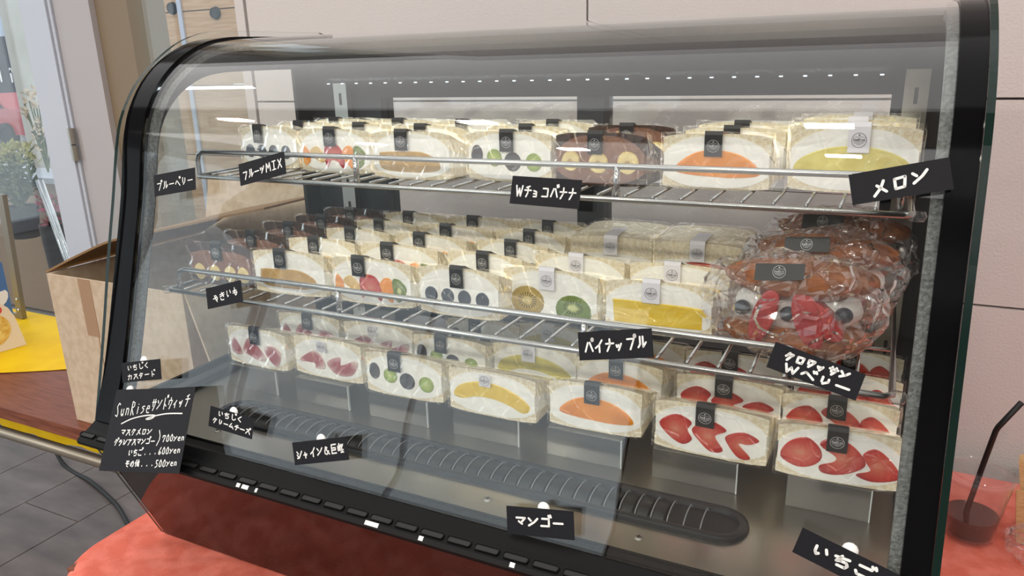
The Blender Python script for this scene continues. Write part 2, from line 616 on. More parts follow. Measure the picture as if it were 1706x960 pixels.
hz0, hz1 = H - 0.19, H - 0.312
hx = fx(1.492)
MB().tube([(hx, YF - 0.006, hz1), (hx, YF - 0.006, (hz0 + hz1) / 2 - 0.002)], 0.014, 12).tube([(hx, YF - 0.006, (hz0 + hz1) / 2 + 0.002), (hx, YF - 0.006, hz0)], 0.014, 12) \
    .build('door_hinge', M_steel, d1, 40)
# glazed side of the hall with mullions, daylight enters here
w2 = MB()
for k in range(5):
    y = 1.3 - 1.8 * k
    w2.box(-7.06, -6.96, y - 0.02, y + 0.02, 0, 2.95)
w2.box(-7.06, -6.96, -6.1, 2.06, 0, 0.1)
w2 = tag(w2.build('window_2', M_frame_w), kind='structure')
MB().box(-7.015, -7.005, -6.1, 1.45, 0.1, 2.95).build('window_pane', M_pane, w2)
w3 = MB()
for k in range(3):
    x = -7.0 + 2.5 * k
    w3.box(x - 0.02, x + 0.02, -6.08, -6.0, 0, 2.95)
w3 = tag(w3.box(-7, -2, -6.08, -6.0, 0, 0.1).build('window_3', M_frame_w), kind='structure')
MB().box(-7, -2, -6.045, -6.035, 0.1, 2.95).build('window_pane', M_pane, w3)

# ------------------------------------------------------------------ red table
LIN = H - 0.626
m = MB()
m.box(-0.93, 1.3, 0.50, 1.22, LIN - 0.03, LIN - 0.006)
t = thing('folding_table', 'long folding table under the coral cloth, holding the showcase', 'table', (0, 0, 0))
m.build('tabletop', M_wood, t)
for x in (-0.85, 1.2):
    for y in (0.56, 1.16):
        MB().tube([(x, y, 0), (x, y, LIN - 0.03)], 0.014, 10).build('leg', M_tube, t, True)
# cloth: grid that rounds over the left and front edges and falls
m = MB()
NX, NY = 150, 90
rings = []
X0, X1, Y0, Y1 = -0.955, 1.33, 0.47, 1.235


def cloth_pt(u, v):
    """u,v run past the table edge; the excess turns into drop"""
    x, y, z = u, v, LIN - 0.004
    dx = max(0, X0 + 0.02 - u)
    dy = max(0, Y0 + 0.02 - v)
    # rounded corner
    rc = 0.07
    cx, cy = X0 + 0.02 + rc, Y0 + 0.02 + rc
    d = 0.0
    px, py = u, v
    if u < cx and v < cy:
        vx, vy = u - cx, v - cy
        L = math.hypot(vx, vy)
        if L > rc:
            d = L - rc
            px, py = cx + vx / L * rc, cy + vy / L * rc
            nx, ny = vx / L, vy / L
        else:
            nx = ny = 0
    else:
        d = max(dx, dy)
        nx, ny = (-1, 0) if dx > 0 else (0, -1)
        if d > 0:
            px, py = max(u, X0 + 0.02), max(v, Y0 + 0.02)
    if d > 0:
        r = 0.022
        a = min(d / r, math.pi / 2)
        px += nx * r * math.sin(a)
        py += ny * r * math.sin(a)
        z -= r * (1 - math.cos(a)) + max(0, d - r * math.pi / 2)
        if d > 0.05:
            s_ = (u + v) * 30
            px += nx * 0.012 * math.sin(s_) * min(1, (d - 0.05) * 5)
            py += ny * 0.012 * math.sin(s_) * min(1, (d - 0.05) * 5)
    else:
        nz = noise.noise(Vector((u * 9 + v * 5, v * 26 - u * 9, 0.3)))
        n2 = noise.noise(Vector((u * 40, v * 60 + u * 30, 3.3)))
        out = 1.0 if (v < 0.62 or u < -0.88 or u > 0.08) else 0.0
        z += out * (0.0042 * abs(nz) + 0.0012 * n2) * min(1, (v - Y0) * 20)
    return (px, py, z)


us = [X0 - 0.40 + 0.40 * i / 24 for i in range(24)] + [X0 + 0.5 * i / 90 for i in range(90)] + [X0 + 0.5 + (X1 - X0 - 0.5) * i / 40 for i in range(41)]
vs = [Y0 - 0.40 + 0.40 * i / 24 for i in range(24)] + [Y0 + 0.25 * i / 60 for i in range(60)] + [Y0 + 0.25 + (Y1 - Y0 - 0.25) * i / 24 for i in range(25)]
m.loft([[cloth_pt(u, v) for u in us] for v in vs], False, 0, False)
tc_ = m.build('tablecloth', M_cloth, None, True)
tag(tc_, 'wrinkled coral red cloth spread over the table below the showcase', 'tablecloth')

# ------------------------------------------------------------------ showcase
PROF = [(0.540, -0.418), (0.545, -0.405), (0.562, -0.365), (0.579, -0.315), (0.593, -0.27), (0.607, -0.224), (0.630, -0.148), (0.644, -0.09), (0.652, -0.065),
        (0.663, -0.042), (0.684, -0.014), (0.716, 0.012), (0.757, 0.032), (0.80, 0.041), (0.86, 0.0435), (1.03, 0.0445)]
PROF = [(p.x, p.y) for p in smooth_path([(a, b, 0) for a, b in PROF], 3)]


def offs(prof, d):
    out = []
    for i, p in enumerate(prof):
        a, b = prof[max(i - 1, 0)], prof[min(i + 1, len(prof) - 1)]
        tx, ty = b[0] - a[0], b[1] - a[1]
        L = math.hypot(tx, ty)
        out.append((p[0] - ty / L * d, p[1] + tx / L * d))     # positive d: outwards
    return out


def band(d0, d1, z=H, prof=None):
    prof = prof or PROF
    return [(a, b + z) for a, b in offs(prof, d0)] + [(a, b + z) for a, b in offs(prof, d1)][::-1]


case = thing('display_case', 'black countertop showcase with curved front glass full of wrapped sandwiches', 'display case', (-0.4, 0.8, LIN))
cinv = Matrix.Translation((0.4, -0.8, -LIN))


def cpart(name, mb, mats, smooth=False, parent=None):
    for v in mb.v:
        v += Vector((0.4, -0.8, -LIN))
    return mb.build(name, mats, parent or case, smooth)


XL, XR = -0.870, 0.065
cpart('base_body', MB().prism([(0.546, -0.452 + H), (0.613, LIN + 0.001), (1.03, LIN + 0.001), (1.03, -0.43 + H), (0.575, -0.43 + H)], -0.862, 0.057), M_blackm)
cpart('front_panel', MB().prism([(0.533, -0.446 + H), (0.603, LIN + 0.002), (0.609, LIN + 0.002), (0.540, -0.446 + H)], -0.863, 0.058), M_mirror)
cpart('front_ledge', MB().prism([(y, z + H) for y, z in [(0.568, -0.428), (0.5605, -0.424), (0.552, -0.4185), (0.538, -0.4185), (0.5275, -0.4245), (0.513, -0.4305), (0.510, -0.434), (0.511, -0.438),
                                                   (0.531, -0.449), (0.568, -0.449)]], -0.866, 0.061), M_ledge)
# air slots along the ledge
sl = MB()
stad = []
for k in range(16):
    a = 2 * math.pi * k / 16
    stad.append((math.cos(a) * 0.0022 + (0.0095 if math.cos(a) > 0 else -0.0095), math.sin(a) * 0.0026))
slope = math.atan2(0.006, 0.0145)


def slot_ring(sc, up):
    return [(p[0] * (1 + (sc - 1) * 0.25), p[1] * sc * math.cos(slope) - up * math.sin(slope), p[1] * sc * math.sin(slope) + up * math.cos(slope)) for p in stad]


sl.loft([slot_ring(1.45, 0.0), slot_ring(1.4, 0.0012), slot_ring(1.1, 0.0012), slot_ring(1.0, 0.0002)], False)
sl.add(slot_ring(1.0, 0.0003), [list(range(16))], 1)
slot_me = sl.mesh('air_slot', [M_ledge, M_cord], False)
for k in range(31):
    o = link('air_slot', slot_me, case)
    o.location = (-0.855 + 0.0295 * k + 0.4, 0.5185 - 0.8, -0.4275 + H - LIN)
for x, w_ in ((-0.600, 0.005), (-0.592, 0.009), (-0.573, 0.003), (-0.428, 0.016), (-0.365, 0.005), (-0.268, 0.005)):
    cpart('paint_chip', MB().prism([(0.5106, -0.4326 + H), (0.5130, -0.4302 + H), (0.5140, -0.4298 + H), (0.5130, -0.4326 + H)], x, x + w_), M_putty)
# side panels: clear sheets standing proud of the frame
SP = [(0.532, -0.450), (0.545, -0.405), (0.573, -0.309), (0.597, -0.221), (0.618, -0.149), (0.634, -0.091), (0.647, -0.055), (0.668, -0.023), (0.690, -0.001),
      (0.722, 0.022), (0.758, 0.041), (0.806, 0.0535), (0.86, 0.0555), (1.04, 0.0565)]
SP = [(p.x, p.y) for p in smooth_path([(a, b, 0) for a, b in SP], 3)]
SPo = SP + [(1.052, 0.053), (1.058, 0.044), (1.058, -0.60), (1.05, -0.624), (0.611, -0.6245), (0.602, -0.622)]
for x0, x1 in ((XL, XL + 0.0055), (XR - 0.0055, XR)):
    mb = MB().prism([(a, b + H) for a, b in SPo], x0, x1, 1, 0)
    cpart('side_panel', mb, [M_side, M_rim])
    xi0, xi1 = (x1, -0.832) if x0 < -0.5 else (0.0395, x0)
    cpart('end_frame', MB().prism(band(0.003, -0.018), xi0, xi1), M_black, 30)
    a0, a1 = (-0.832, -0.825) if x0 < -0.5 else (0.0315, 0.0395)
    cpart('spacer_strip', MB().prism(band(-0.007, -0.016), a0, a1), M_zinc, 30)
    g0, g1 = (x1, x1 + 0.006) if x0 < -0.5 else (x0 - 0.006, x0)
    cpart('side_border', MB().prism(band(-0.004, -0.044), g0, g1), M_blackm, 30)
    cpart('side_border', MB().box(g0, g1, 0.96 if x0 < -0.5 else 0.84, 1.04, -0.43 + H, 0.03 + H).box(g0, g1, 0.56, 0.97, -0.45 + H, -0.408 + H), M_blackm)
    b0, b1 = (-0.845, -0.829) if x0 < -0.5 else (0.0385, 0.0535)
    cpart('bottom_rail', MB().box(b0, b1, 0.575, 0.99, -0.43 + H, -0.411 + H), M_darkgrey)
    u0, u1 = (-0.800, -0.775) if x0 < -0.5 else (-0.004 + 0.011, 0.021 + 0.011)
    up = cpart('shelf_upright', MB().box(u0, u1, 0.980, 0.992, -0.42 + H, -0.018 + H), M_steel)
    for k in range(9):
        cpart('upright_slot', MB().box((u0 + u1) / 2 - 0.002, (u0 + u1) / 2 + 0.002, 0.9792, 0.9805, -0.40 + 0.043 * k + H, -0.382 + 0.043 * k + H), M_cord, parent=up)
cpart('front_glass', MB().prism(band(0.0, -0.005), -0.8315, 0.039), M_glass, 30)
cpart('top_panel', MB().prism([(y, z + H) for y, z in [(0.835, 0.0385), (1.03, 0.0385), (1.03, 0.020), (0.93, 0.018), (0.86, 0.024), (0.835, 0.032)]], -0.8585, 0.0535), M_toppanel)
# rear frame and sliding doors
fr = MB().box(-0.8585, 0.0535, 0.995, 1.03, -0.046 + H, 0.020 + H)
cpart('rear_header', fr, M_darkgrey)
cpart('rear_stile', MB().box(-0.8585, -0.722, 0.995, 1.03, -0.42 + H, -0.046 + H), M_darkgrey)
cpart('rear_stile', MB().box(-0.005, 0.0535, 0.995, 1.03, -0.42 + H, -0.046 + H), M_darkgrey)
cpart('rear_centre_stile', MB().box(-0.392, -0.353, 0.993, 1.03, -0.42 + H, -0.046 + H), M_darkgrey)
cpart('rear_sill', MB().box(-0.83, 0.028, 0.995, 1.03, -0.43 + H, -0.385 + H), M_darkgrey)
cpart('rear_door_glass', MB().box(-0.722, -0.388, 1.012, 1.016, -0.40 + H, -0.04 + H), M_pane)
cpart('rear_door_glass', MB().box(-0.357, 0.0, 1.004, 1.008, -0.40 + H, -0.04 + H), M_pane)
# interior lamp
mm, nt, out_ = newmat('led_glow')
em = nt.nodes.new('ShaderNodeEmission')
em.inputs[0].default_value = (0.85, 0.92, 1, 1)
em.inputs[1].default_value = 1.5
nt.links.new(em.outputs[0], out_.inputs[0])
lb = cpart('lamp_bar', MB().box(-0.80, 0.0, 0.950, 0.972, -0.022 + H, 0.0195 + H), M_darkgrey)
for k in range(30):
    x = -0.785 + 0.0265 * k
    ld = MB().box(x - 0.002, x + 0.002, 0.9505, 0.9525, -0.0235 + H, -0.0215 + H)
    cpart('led', ld, mm, parent=lb)
area('showcase_lamp', (-0.40, 0.952, H - 0.026), 0.78, 0.012, 0.5, (0.86, 0.93, 1.0), (math.radians(-25), 0, 0))
# steel deck
DZ = -0.420
deck = cpart('deck_plate', MB().box(-0.829, 0.038, 0.560, 0.993, DZ - 0.003 + H, DZ + H), M_steel)
for x in (-0.70, -0.535, -0.327, -0.17, 0.0):
    s_ = MB().lathe([(0.0001, 0.0016), (0.003, 0.0014), (0.0045, 0.0006), (0.0048, 0)], (x, 0.582, DZ + H), 14)
    s_.box(x - 0.0025, x + 0.0025, 0.5816, 0.5824, DZ + H + 0.0014, DZ + H + 0.0018, 1).box(x - 0.0004, x + 0.0004, 0.5795, 0.5845, DZ + H + 0.0014, DZ + H + 0.0018, 1)
    cpart('screw', s_, [M_steel, M_cord])
    
# vent grille: stadium rim with a low arch of louvres
GX0, GX1, GY0, GY1 = -0.742, -0.080, 0.602, 0.660
rc = (GY1 - GY0) / 2


def stadium(inset, z, n=14):
    r = rc - inset
    pts = []
    for k in range(n + 1):
        a = -math.pi / 2 + math.pi * k / n
        pts.append((GX1 - rc + r * math.cos(a), (GY0 + GY1) / 2 + r * math.sin(a), z))
    for k in range(n + 1):
        a = math.pi / 2 + math.pi * k / n
        pts.append((GX0 + rc + r * math.cos(a), (GY0 + GY1) / 2 + r * math.sin(a), z))
    return pts


zg = DZ + H
mb = MB().loft([stadium(0, zg), stadium(0.001, zg + 0.004), stadium(0.004, zg + 0.0055), stadium(0.009, zg + 0.0045), stadium(0.0105, zg + 0.001)], False)
grille = cpart('vent_grille', mb, mat('grille_black', (30, 31, 34), 0.3), 40)
cpart('grille_floor', MB().add(stadium(0.0100, zg + 0.0008), [list(range(30))]), M_cord, parent=grille)
lm = MB()
prof = [(0.0, 0.0015)] + [(math.sin(a) * 1.0, 0) for a in ()]
arc = []
for k in range(9):
    a = math.pi * k / 8
    arc.append((-math.cos(a) * 0.0195, 0.0015 + math.sin(a) * 0.0075))
ring0 = [(-0.0006, p[0], p[1]) for p in arc]
lm.loft([[(-0.0005, p[0], p[1]) for p in arc], [(0.0005, p[0], p[1]) for p in arc], [(0.0005, p[0] * 0.93, p[1] - 0.0012) for p in arc], [(-0.0005, p[0] * 0.93, p[1] - 0.0012) for p in arc], [(-0.0005, p[0], p[1]) for p in arc]], False, 0, False)
lou = lm.mesh('louvre', mat('louvre_grey', (128, 130, 134), 0.25))
fin = MB().loft([[(0.0015, p[0] * 0.95, p[1] - 0.0015) for p in arc], [(0.0115, p[0] * 0.95, p[1] - 0.003) for p in arc]], False, 0, False).mesh('louvre_blade', mat('blade_black', (20, 21, 23), 0.35), True)
for k in range(39):
    x = GX0 + 0.028 + 0.0156 * k
    o = link('louvre', lou, grille)
    o.location = (x + 0.4, (GY0 + GY1) / 2 - 0.8, zg - LIN)
    if k < 36:
        o = link('louvre_blade', fin, grille)
        o.location = (x + 0.4, (GY0 + GY1) / 2 - 0.8, zg - LIN)

# ------------------------------------------------------------------ wire shelves


def wire_shelf(name, label, yf, z, xl, xr, rail, posts, rail_h):
    s = thing(name, label, 'wire shelf', (xl, yf, z + H))

    def P(x, y, zz):
        return (x - xl, y - yf, zz - z)
    R = 0.003
    yb = 0.972
    MB().tube([P(xl, yb, z - R), P(xl, yf + 0.006, z - R), P(xl + 0.006, yf, z - R), P(xr - 0.006, yf, z - R), P(xr, yf + 0.006, z - R), P(xr, yb, z - R), P(xl, yb, z - R)], R, 8).build('frame_wire', M_wire, s, True)
    MB().tube([P(xl, yf + 0.12, z - 0.006), P(xr, yf + 0.12, z - 0.006)], 0.002, 6).build('brace_wire', M_wire, s, True)
    cm = MB().tube([(0, 0.002, 0), (0, yb - yf - 0.002, 0)], 0.0017, 6).mesh('cross_wire', M_wire, True)
    n = int(round((xr - xl) / 0.0283))
    for k in range(1, n):
        o = link('cross_wire', cm, s)
        o.location = P(xl + (xr - xl) * k / n, yf, z + 0.0)
    r0, r1 = rail
    zt = z + rail_h
    yy = yf + 0.004
    path = [P(r0, yy, z), P(r0, yy, zt - 0.012), P(r0 + 0.003, yy, zt - 0.004), P(r0 + 0.012, yy, zt), P(r1 - 0.012, yy, zt), P(r1 - 0.003, yy, zt - 0.004), P(r1, yy, zt - 0.012), P(r1, yy, z)]
    MB().tube(path, 0.0032, 8).build('guard_rail', M_wire, s, True)
    for x in posts:
        MB().tube([P(x, yy, z - 0.002), P(x, yy, zt)], 0.0034, 8).build('rail_post', M_chrome, s, True)
    for x, sx in ((xl, -1), (xr, 1)):
        MB().lathe([(0.0005, 0.004), (0.006, 0.004), (0.0075, 0.0), (0.006, -0.004), (0.0005, -0.004)], P(x + sx * 0.004, yf + 0.004, z - 0.004), 12).build('clip', M_acryl, s, True)
    return s


ZU, ZM, ZB = -0.1265, -0.2625, -0.386
wire_shelf('wire_shelf', 'chromed wire shelf across the upper half of the showcase', 0.704, ZU - 0.0017, -0.815, 0.022, (-0.812, 0.012), (-0.555, -0.238), 0.029)
wire_shelf('wire_shelf', 'chromed wire shelf across the middle of the showcase, croissants on its right', 0.634, ZM - 0.0017, -0.815, 0.022, (-0.795, -0.047), (-0.54, -0.245), 0.026)

# ------------------------------------------------------------------ hand lettering
GL = {
    'フ': '12 82 74 49', 'ル': '31 36 18;61 68 95', 'ー': '15 95', 'ヘ': '16 33 43 98', 'リ': '31 36;72 75 48',
    'ツ': '13 25;43 55;82 74 38', 'ッ': '14 26;44 56;83 75 49', 'チ': '71 32;14 94;52 56 39', 'ョ': '23 74 79 29;26 76', 'コ': '22 82 88 18',
    'ハ': '42 18;62 98', 'ナ': '14 94;51 55 29', 'メ': '71 55 19;33 88', 'ロ': '22 82 78 28 22', 'ン': '12 34;92 65 18',
    'イ': '81 54 16;54 59', 'ク': '41 24 15;32 82 64 39', 'ワ': '22 26;22 82 74 39', 'サ': '13 93;31 36;71 75 49',
    'カ': '13 83 78 68;41 35 19', 'ス': '22 82 54 19;64 99', 'タ': '41 24 15;32 82 64 39;35 66', 'ト': '41 49;45 87', 'ム': '51 17 87;65 99',
    'シ': '12 34;15 37;18 48 92', 'ャ': '15 84 76;42 59', 'マ': '12 92 56;35 67', 'ウ': '51 53;23 26;23 83 75 49', 'ィ': '82 54 16;54 59',
    'ラ': '22 72;14 84 75 39', 'ア': '12 92 64;54 55 29', 'ソ': '12 25;82 74 39', 'セ': '15 83 75;41 47 58 98',
    'や': '15 35 74 86 77 57;52 63;32 79', 'き': '13 82;15 84;41 76;27 28 49 79', 'い': '22 26 38 47;72 85', 'も': '41 47 59 78 86;14 74;16 76',
    'ち': '13 82;41 26 45 75 87 79 39', 'し': '31 37 49 79 97', 'く': '71 25 79', 'こ': '22 82;17 29 89', 'そ': '22 82 15 95 46 48 79',
    'の': '53 38 17 24 62 85 87 69', '巨': '21 29;21 91;24 84 86 26;29 99', '峰': '31 37;13 17 47;43 47;62 54;63 92 57;66 97;57 97;76 79;59 99',
    '他': '31 05;24 29;45 93 87;71 77;53 58 99 97', 'W': '11 39 53 79 91', 'M': '19 21 56 81 99', 'I': '21 81;51 59;29 89', 'X': '21 89;81 19',
    'S': '82 51 23 45 67 59 18', 'u': '24 27 49 77;74 79', 'n': '24 29;25 54 75 79', 'R': '21 29;21 72 74 25 89', 'i': '54 59;52 52', 's': '84 44 35 76 68 29',
    'e': '26 86 74 44 27 49 89', 'y': '13 56;93 29', '0': '51 24 28 59 88 84 51', '5': '81 31 34 75 78 29', '6': '71 35 28 59 88 76 37', '7': '14 12 82 49',
    '&': '99 33 42 63 25 28 59 86', ')': '31 64 66 39', '.': '58 59', 'm': '24 29;25 44 49;45 74 79', 'F': '21 29;21 81;25 65', 'L': '21 29 89', 'U': '21 27 59 87 81', 'E': '81 21 29 89;25 75', 'l': '51 59',
}
DAK = {'ブ': 'フ', 'ベ': 'ヘ', 'バ': 'ハ', 'ド': 'ト', 'ズ': 'ス', 'ゴ': 'コ', 'グ': 'ク', 'じ': 'し', 'ご': 'こ'}
HAN = {'パ': 'ハ', 'プ': 'フ'}


def glyph(ch):
    d = []
    b = DAK.get(ch) or HAN.get(ch) or ch
    for st in GL[b].split(';'):
        d.append([(int(p[0]) / 9, int(p[1]) / 9) for p in st.split()])
    if ch in DAK:
        d += [[(0.86, -0.08), (0.93, 0.10)], [(1.04, -0.12), (1.11, 0.06)]]
    if ch in HAN:
        d.append([(1.0 + 0.11 * math.cos(a * math.pi / 5), 0.02 + 0.11 * math.sin(a * math.pi / 5)) for a in range(11)])
    return d


def ink(strokes, w, h=0.0002):
    """flat round-ended pen strokes on the local XY plane"""
    mb = MB()
    for st in strokes:
        for i in range(len(st) - 1):
            a, b = Vector((*st[i], 0)), Vector((*st[i + 1], 0))
            d = b - a
            if d.length < 1e-7:
                d = Vector((1e-5, 0, 0))
            nrm = Vector((-d.y, d.x, 0)).normalized() * w / 2
            ang = math.atan2(nrm.y, nrm.x)
            pts = [a + Vector((math.cos(ang + math.pi * k / 5), math.sin(ang + math.pi * k / 5), 0)) * (w / 2) for k in range(6)]
            pts += [b + Vector((math.cos(ang + math.pi + math.pi * k / 5), math.sin(ang + math.pi + math.pi * k / 5), 0)) * (w / 2) for k in range(6)]
            mb.add([(p.x, p.y, h) for p in pts], [list(range(12))])
    return mb


def write(lines, cw, chh, pen):
    """lines: (text, x0, y0, x1, y1, glyph height); fractions of the card, y down"""
    rnd = random.Random(7)
    strokes = []
    for text, x0, y0, x1, y1, gh in lines:
        n = len(text)
        step = (x1 - x0) * cw / n
        slope_ = -(y1 - y0) * chh / ((x1 - x0) * cw)
        for k, ch in enumerate(text):
            if ch == ' ':
                continue
            sc = 0.72 if ch in 'ッャョィ.' else (0.78 if ch in 'unisey' else 1.0)
            gw = step * 0.80 * (sc if ch in 'ッャョィ' else 1)
            ghh = gh * chh * sc
            ox = (x0 * cw) + step * (k + 0.08)
            yc = -(y0 + (y1 - y0) * (k + 0.5) / n) * chh - (gh * chh - ghh) * 0.4
            jit = rnd.uniform(-0.03, 0.03)
            for st in glyph(ch):
                q = []
                for gx, gy in st:
                    lx = gx * gw
                    ly = (0.5 - gy + jit) * ghh
                    q.append((ox + lx - cw / 2, yc + ly + lx * slope_ + chh / 2))
                strokes.append(q)
    return ink(strokes, pen)


# ------------------------------------------------------------------ price and name cards on the glass
GP = Vector((0, 0.643, -0.055))
GN = Vector((0, -1, 0.2914)).normalized()


def on_glass(u, v, off=0.0):
    d = ray(u, v)
    return d * ((GP + GN * off).dot(GN) / d.dot(GN))


FLOURISH = [(-0.045, 0.007), (-0.028, 0.013), (-0.006, 0.0165), (0.010, 0.0165), (0.004, 0.0125), (-0.004, 0.0125), (0.010, 0.0160), (0.030, 0.0185), (0.054, 0.0185)]


def name_card(corners, lines, label, pen=0.0022, cat='name card', bottom_off=None, putty=None, off=0.005, bend=0.0):
    offs_ = [off, off, bottom_off or off, bottom_off or off]
    P = [on_glass(u, v, o) for (u, v), o in zip(corners, offs_)]
    c = (P[0] + P[1] + P[2] + P[3]) / 4
    ex = ((P[1] - P[0]) + (P[2] - P[3])) / 2
    ey = ((P[0] - P[3]) + (P[1] - P[2])) / 2
    cw, chh = ex.length, ey.length
    ex.normalize()
    ez = ex.cross(ey).normalized()
    ey = ez.cross(ex)
    o = thing('menu_card' if cat == 'menu card' else 'name_card', label, cat, group='handwritten cards on the front glass')
    o.matrix_world = Matrix(((ex.x, ey.x, ez.x, c.x), (ex.y, ey.y, ez.y, c.y), (ex.z, ey.z, ez.z, c.z + H), (0, 0, 0, 1)))
    mb = MB()
    n = 8
    rr = []
    for k in range(n + 1):
        x = -cw / 2 + cw * k / n
        zb_ = bend * (k / n) ** 2
        rr.append([(x, -chh / 2, zb_ - 0.0003), (x, chh / 2, zb_ - 0.0003), (x, chh / 2, zb_), (x, -chh / 2, zb_)])
    mb.loft(rr)
    mb.build('card', M_card, o)
    tx = write(lines, cw, chh, pen * 0.8)
    if cat == 'menu card':
        q = ink([[(p.x, p.y) for p in smooth_path([(a, b, 0) for a, b in FLOURISH], 5)]], pen)
        tx.add(q.v, q.f)
    for v in tx.v:
        v.z += bend * ((v.x + cw / 2) / cw) ** 2 + 0.0001
    tx.build('handwriting', M_pen, o)
    px = putty if putty is not None else 0.0
    hi = chh / 2 + 0.0025 if putty is not None else chh / 4
    MB().ball((px * cw, hi - 0.003, -0.0003 - off / 2 + 0.0004), 0.0062, 0.0062, max(off / 2 - 0.0002, 0.001), 12, 6).build('suction_pad' if putty is None else 'putty', M_putty, o, True)
    return o


name_card([(255, 293), (323, 279), (328, 316), (259, 327)], [('ブルーベリー', 0.06, 0.55, 0.95, 0.50, 0.40)], 'small black card lettered blueberry in white katakana, at the left end of the upper shelf', 0.0015)
name_card([(397, 274), (471, 253), (479, 289), (401, 310)], [('フルーツMIX', 0.07, 0.57, 0.95, 0.44, 0.42)], 'tilted black card lettered fruit MIX hanging below the upper left sandwiches', 0.0017)
name_card([(853, 293), (969, 300), (965, 349), (850, 339)], [('Wチョコバナナ', 0.06, 0.50, 0.95, 0.47, 0.42)], 'black card lettered W chocolate banana in white, under the brown banana sandwich', 0.0018)
name_card([(1414, 290), (1581, 263), (1590, 314), (1420, 343)], [('メロン', 0.20, 0.64, 0.80, 0.42, 0.46)], 'tilted black card lettered melon overlapping the right black end frame', 0.0026)
name_card([(344, 481), (407, 466), (408, 503), (345, 515)], [('やきいも', 0.15, 0.58, 0.90, 0.42, 0.40)], 'black card lettered yakiimo at the left end of the middle shelf', 0.0015, bend=0.004)
name_card([(963, 555), (1086, 546), (1089, 597), (965, 600)], [('パイナップル', 0.07, 0.52, 0.93, 0.44, 0.46)], 'black card lettered pineapple below the middle shelf rail', 0.0020)
name_card([(1292, 570), (1442, 623), (1426, 669), (1277, 611)], [('クロワッサン', 0.14, 0.34, 0.86, 0.26, 0.30), ('Wベリー', 0.16, 0.74, 0.92, 0.70, 0.30)], 'two-line tilted black card lettered croissant W berry, below the bagged croissants', 0.0024)
name_card([(202, 606), (267, 597), (269, 633), (204, 637)], [('いちじく', 0.14, 0.30, 0.72, 0.22, 0.28), ('カスタード', 0.14, 0.76, 0.86, 0.66, 0.28)], 'small black card lettered fig custard at the lower left, just above the price card', 0.0014, putty=0.05)
name_card([(351, 677), (424, 697), (419, 733), (347, 709)], [('いちじく', 0.18, 0.24, 0.76, 0.20, 0.28), ('クリームチーズ', 0.08, 0.62, 0.96, 0.66, 0.26)], 'black two-line card lettered fig cream cheese in front of the vent grille', 0.0016, putty=0.0)
name_card([(488, 739), (578, 726), (580, 768), (490, 774)], [('シャイン&巨峰', 0.05, 0.56, 0.94, 0.42, 0.42)], 'black card lettered shine and kyoho grapes, low on the glass left of centre', 0.0018, putty=0.02)
name_card([(844, 842), (955, 853), (958, 900), (845, 890)], [('マンゴー', 0.12, 0.50, 0.86, 0.44, 0.38)], 'black card lettered mango at the bottom edge of the glass, centre', 0.0024, putty=0.05)
name_card([(1339, 879), (1500, 960), (1480, 1000), (1318, 920)], [('いちご', 0.14, 0.50, 0.80, 0.42, 0.42)], 'black card lettered strawberry in hiragana at the bottom right corner of the glass', 0.0028, putty=0.0)
name_card([(198, 650), (325, 645), (299, 790), (161, 784)],
          [('SunRise', 0.05, 0.25, 0.50, 0.20, 0.19), ('サンドウィッチ', 0.50, 0.20, 0.97, 0.15, 0.15), ('マスクメロン', 0.18, 0.53, 0.58, 0.52, 0.08), ('グラシアスマンゴー', 0.12, 0.655, 0.64, 0.63, 0.08), (')', 0.64, 0.59, 0.72, 0.585, 0.20),
           ('700yen', 0.72, 0.60, 0.99, 0.575, 0.09), ('いちご...', 0.33, 0.78, 0.70, 0.745, 0.08), ('600yen', 0.70, 0.75, 0.97, 0.72, 0.09), ('その他...', 0.32, 0.905, 0.69, 0.88, 0.085), ('500yen', 0.69, 0.895, 0.96, 0.865, 0.09)],
          'large black price card listing yen prices, at the lower left corner of the showcase', 0.00145, 'menu card', 0.034, putty=-0.35, off=0.006)

# ------------------------------------------------------------------ sandwiches
SW, SH, SD = 0.104, 0.055, 0.064


def bread_profile(top, t0, t1, p, h=SH, w=SW):
    n = 18
    a, b = [], []
    for k in range(n + 1):
        x = -w / 2 + w * k / n
        q = abs(2 * x / w)
        th = t0 + (t1 - t0) * q ** p
        if top:
            zo = h - 0.0035 * q ** 4
            a.append((x, zo))
            b.append((x, zo - th))
        else:
            zo = 0.0025 * q ** 4
            a.append((x, zo))
            b.append((x, zo + th))
    return a + b[::-1]


def shrink_y(mb):
    return mb


def ell(cx, cz, rx, rz, n=16, rot=0.0, lump=0.0, seed=0):
    out = []
    for k in range(n):
        a = 2 * math.pi * k / n
        g = 1 + lump * noise.noise(Vector((math.cos(a) * 1.3 + seed, math.sin(a) * 1.3, seed * 2.1)))
        x, z = rx * math.cos(a) * g, rz * math.sin(a) * g
        out.append((cx + x * math.cos(rot) - z * math.sin(rot), cz + x * math.sin(rot) + z * math.cos(rot)))
    return out


def frac(pts):
    """outline given in fractions of face width/height -> metres, smoothed"""
    return [(x * SW, z * SH) for x, z in smooth_loop(pts, 4)]


def grow(pts, k):
    cx_ = sum(p[0] for p in pts) / len(pts)
    cz_ = sum(p[1] for p in pts) / len(pts)
    return [(cx_ + (x - cx_) * k, max(cz_ + (z - cz_) * k, 0.08)) for x, z in pts]


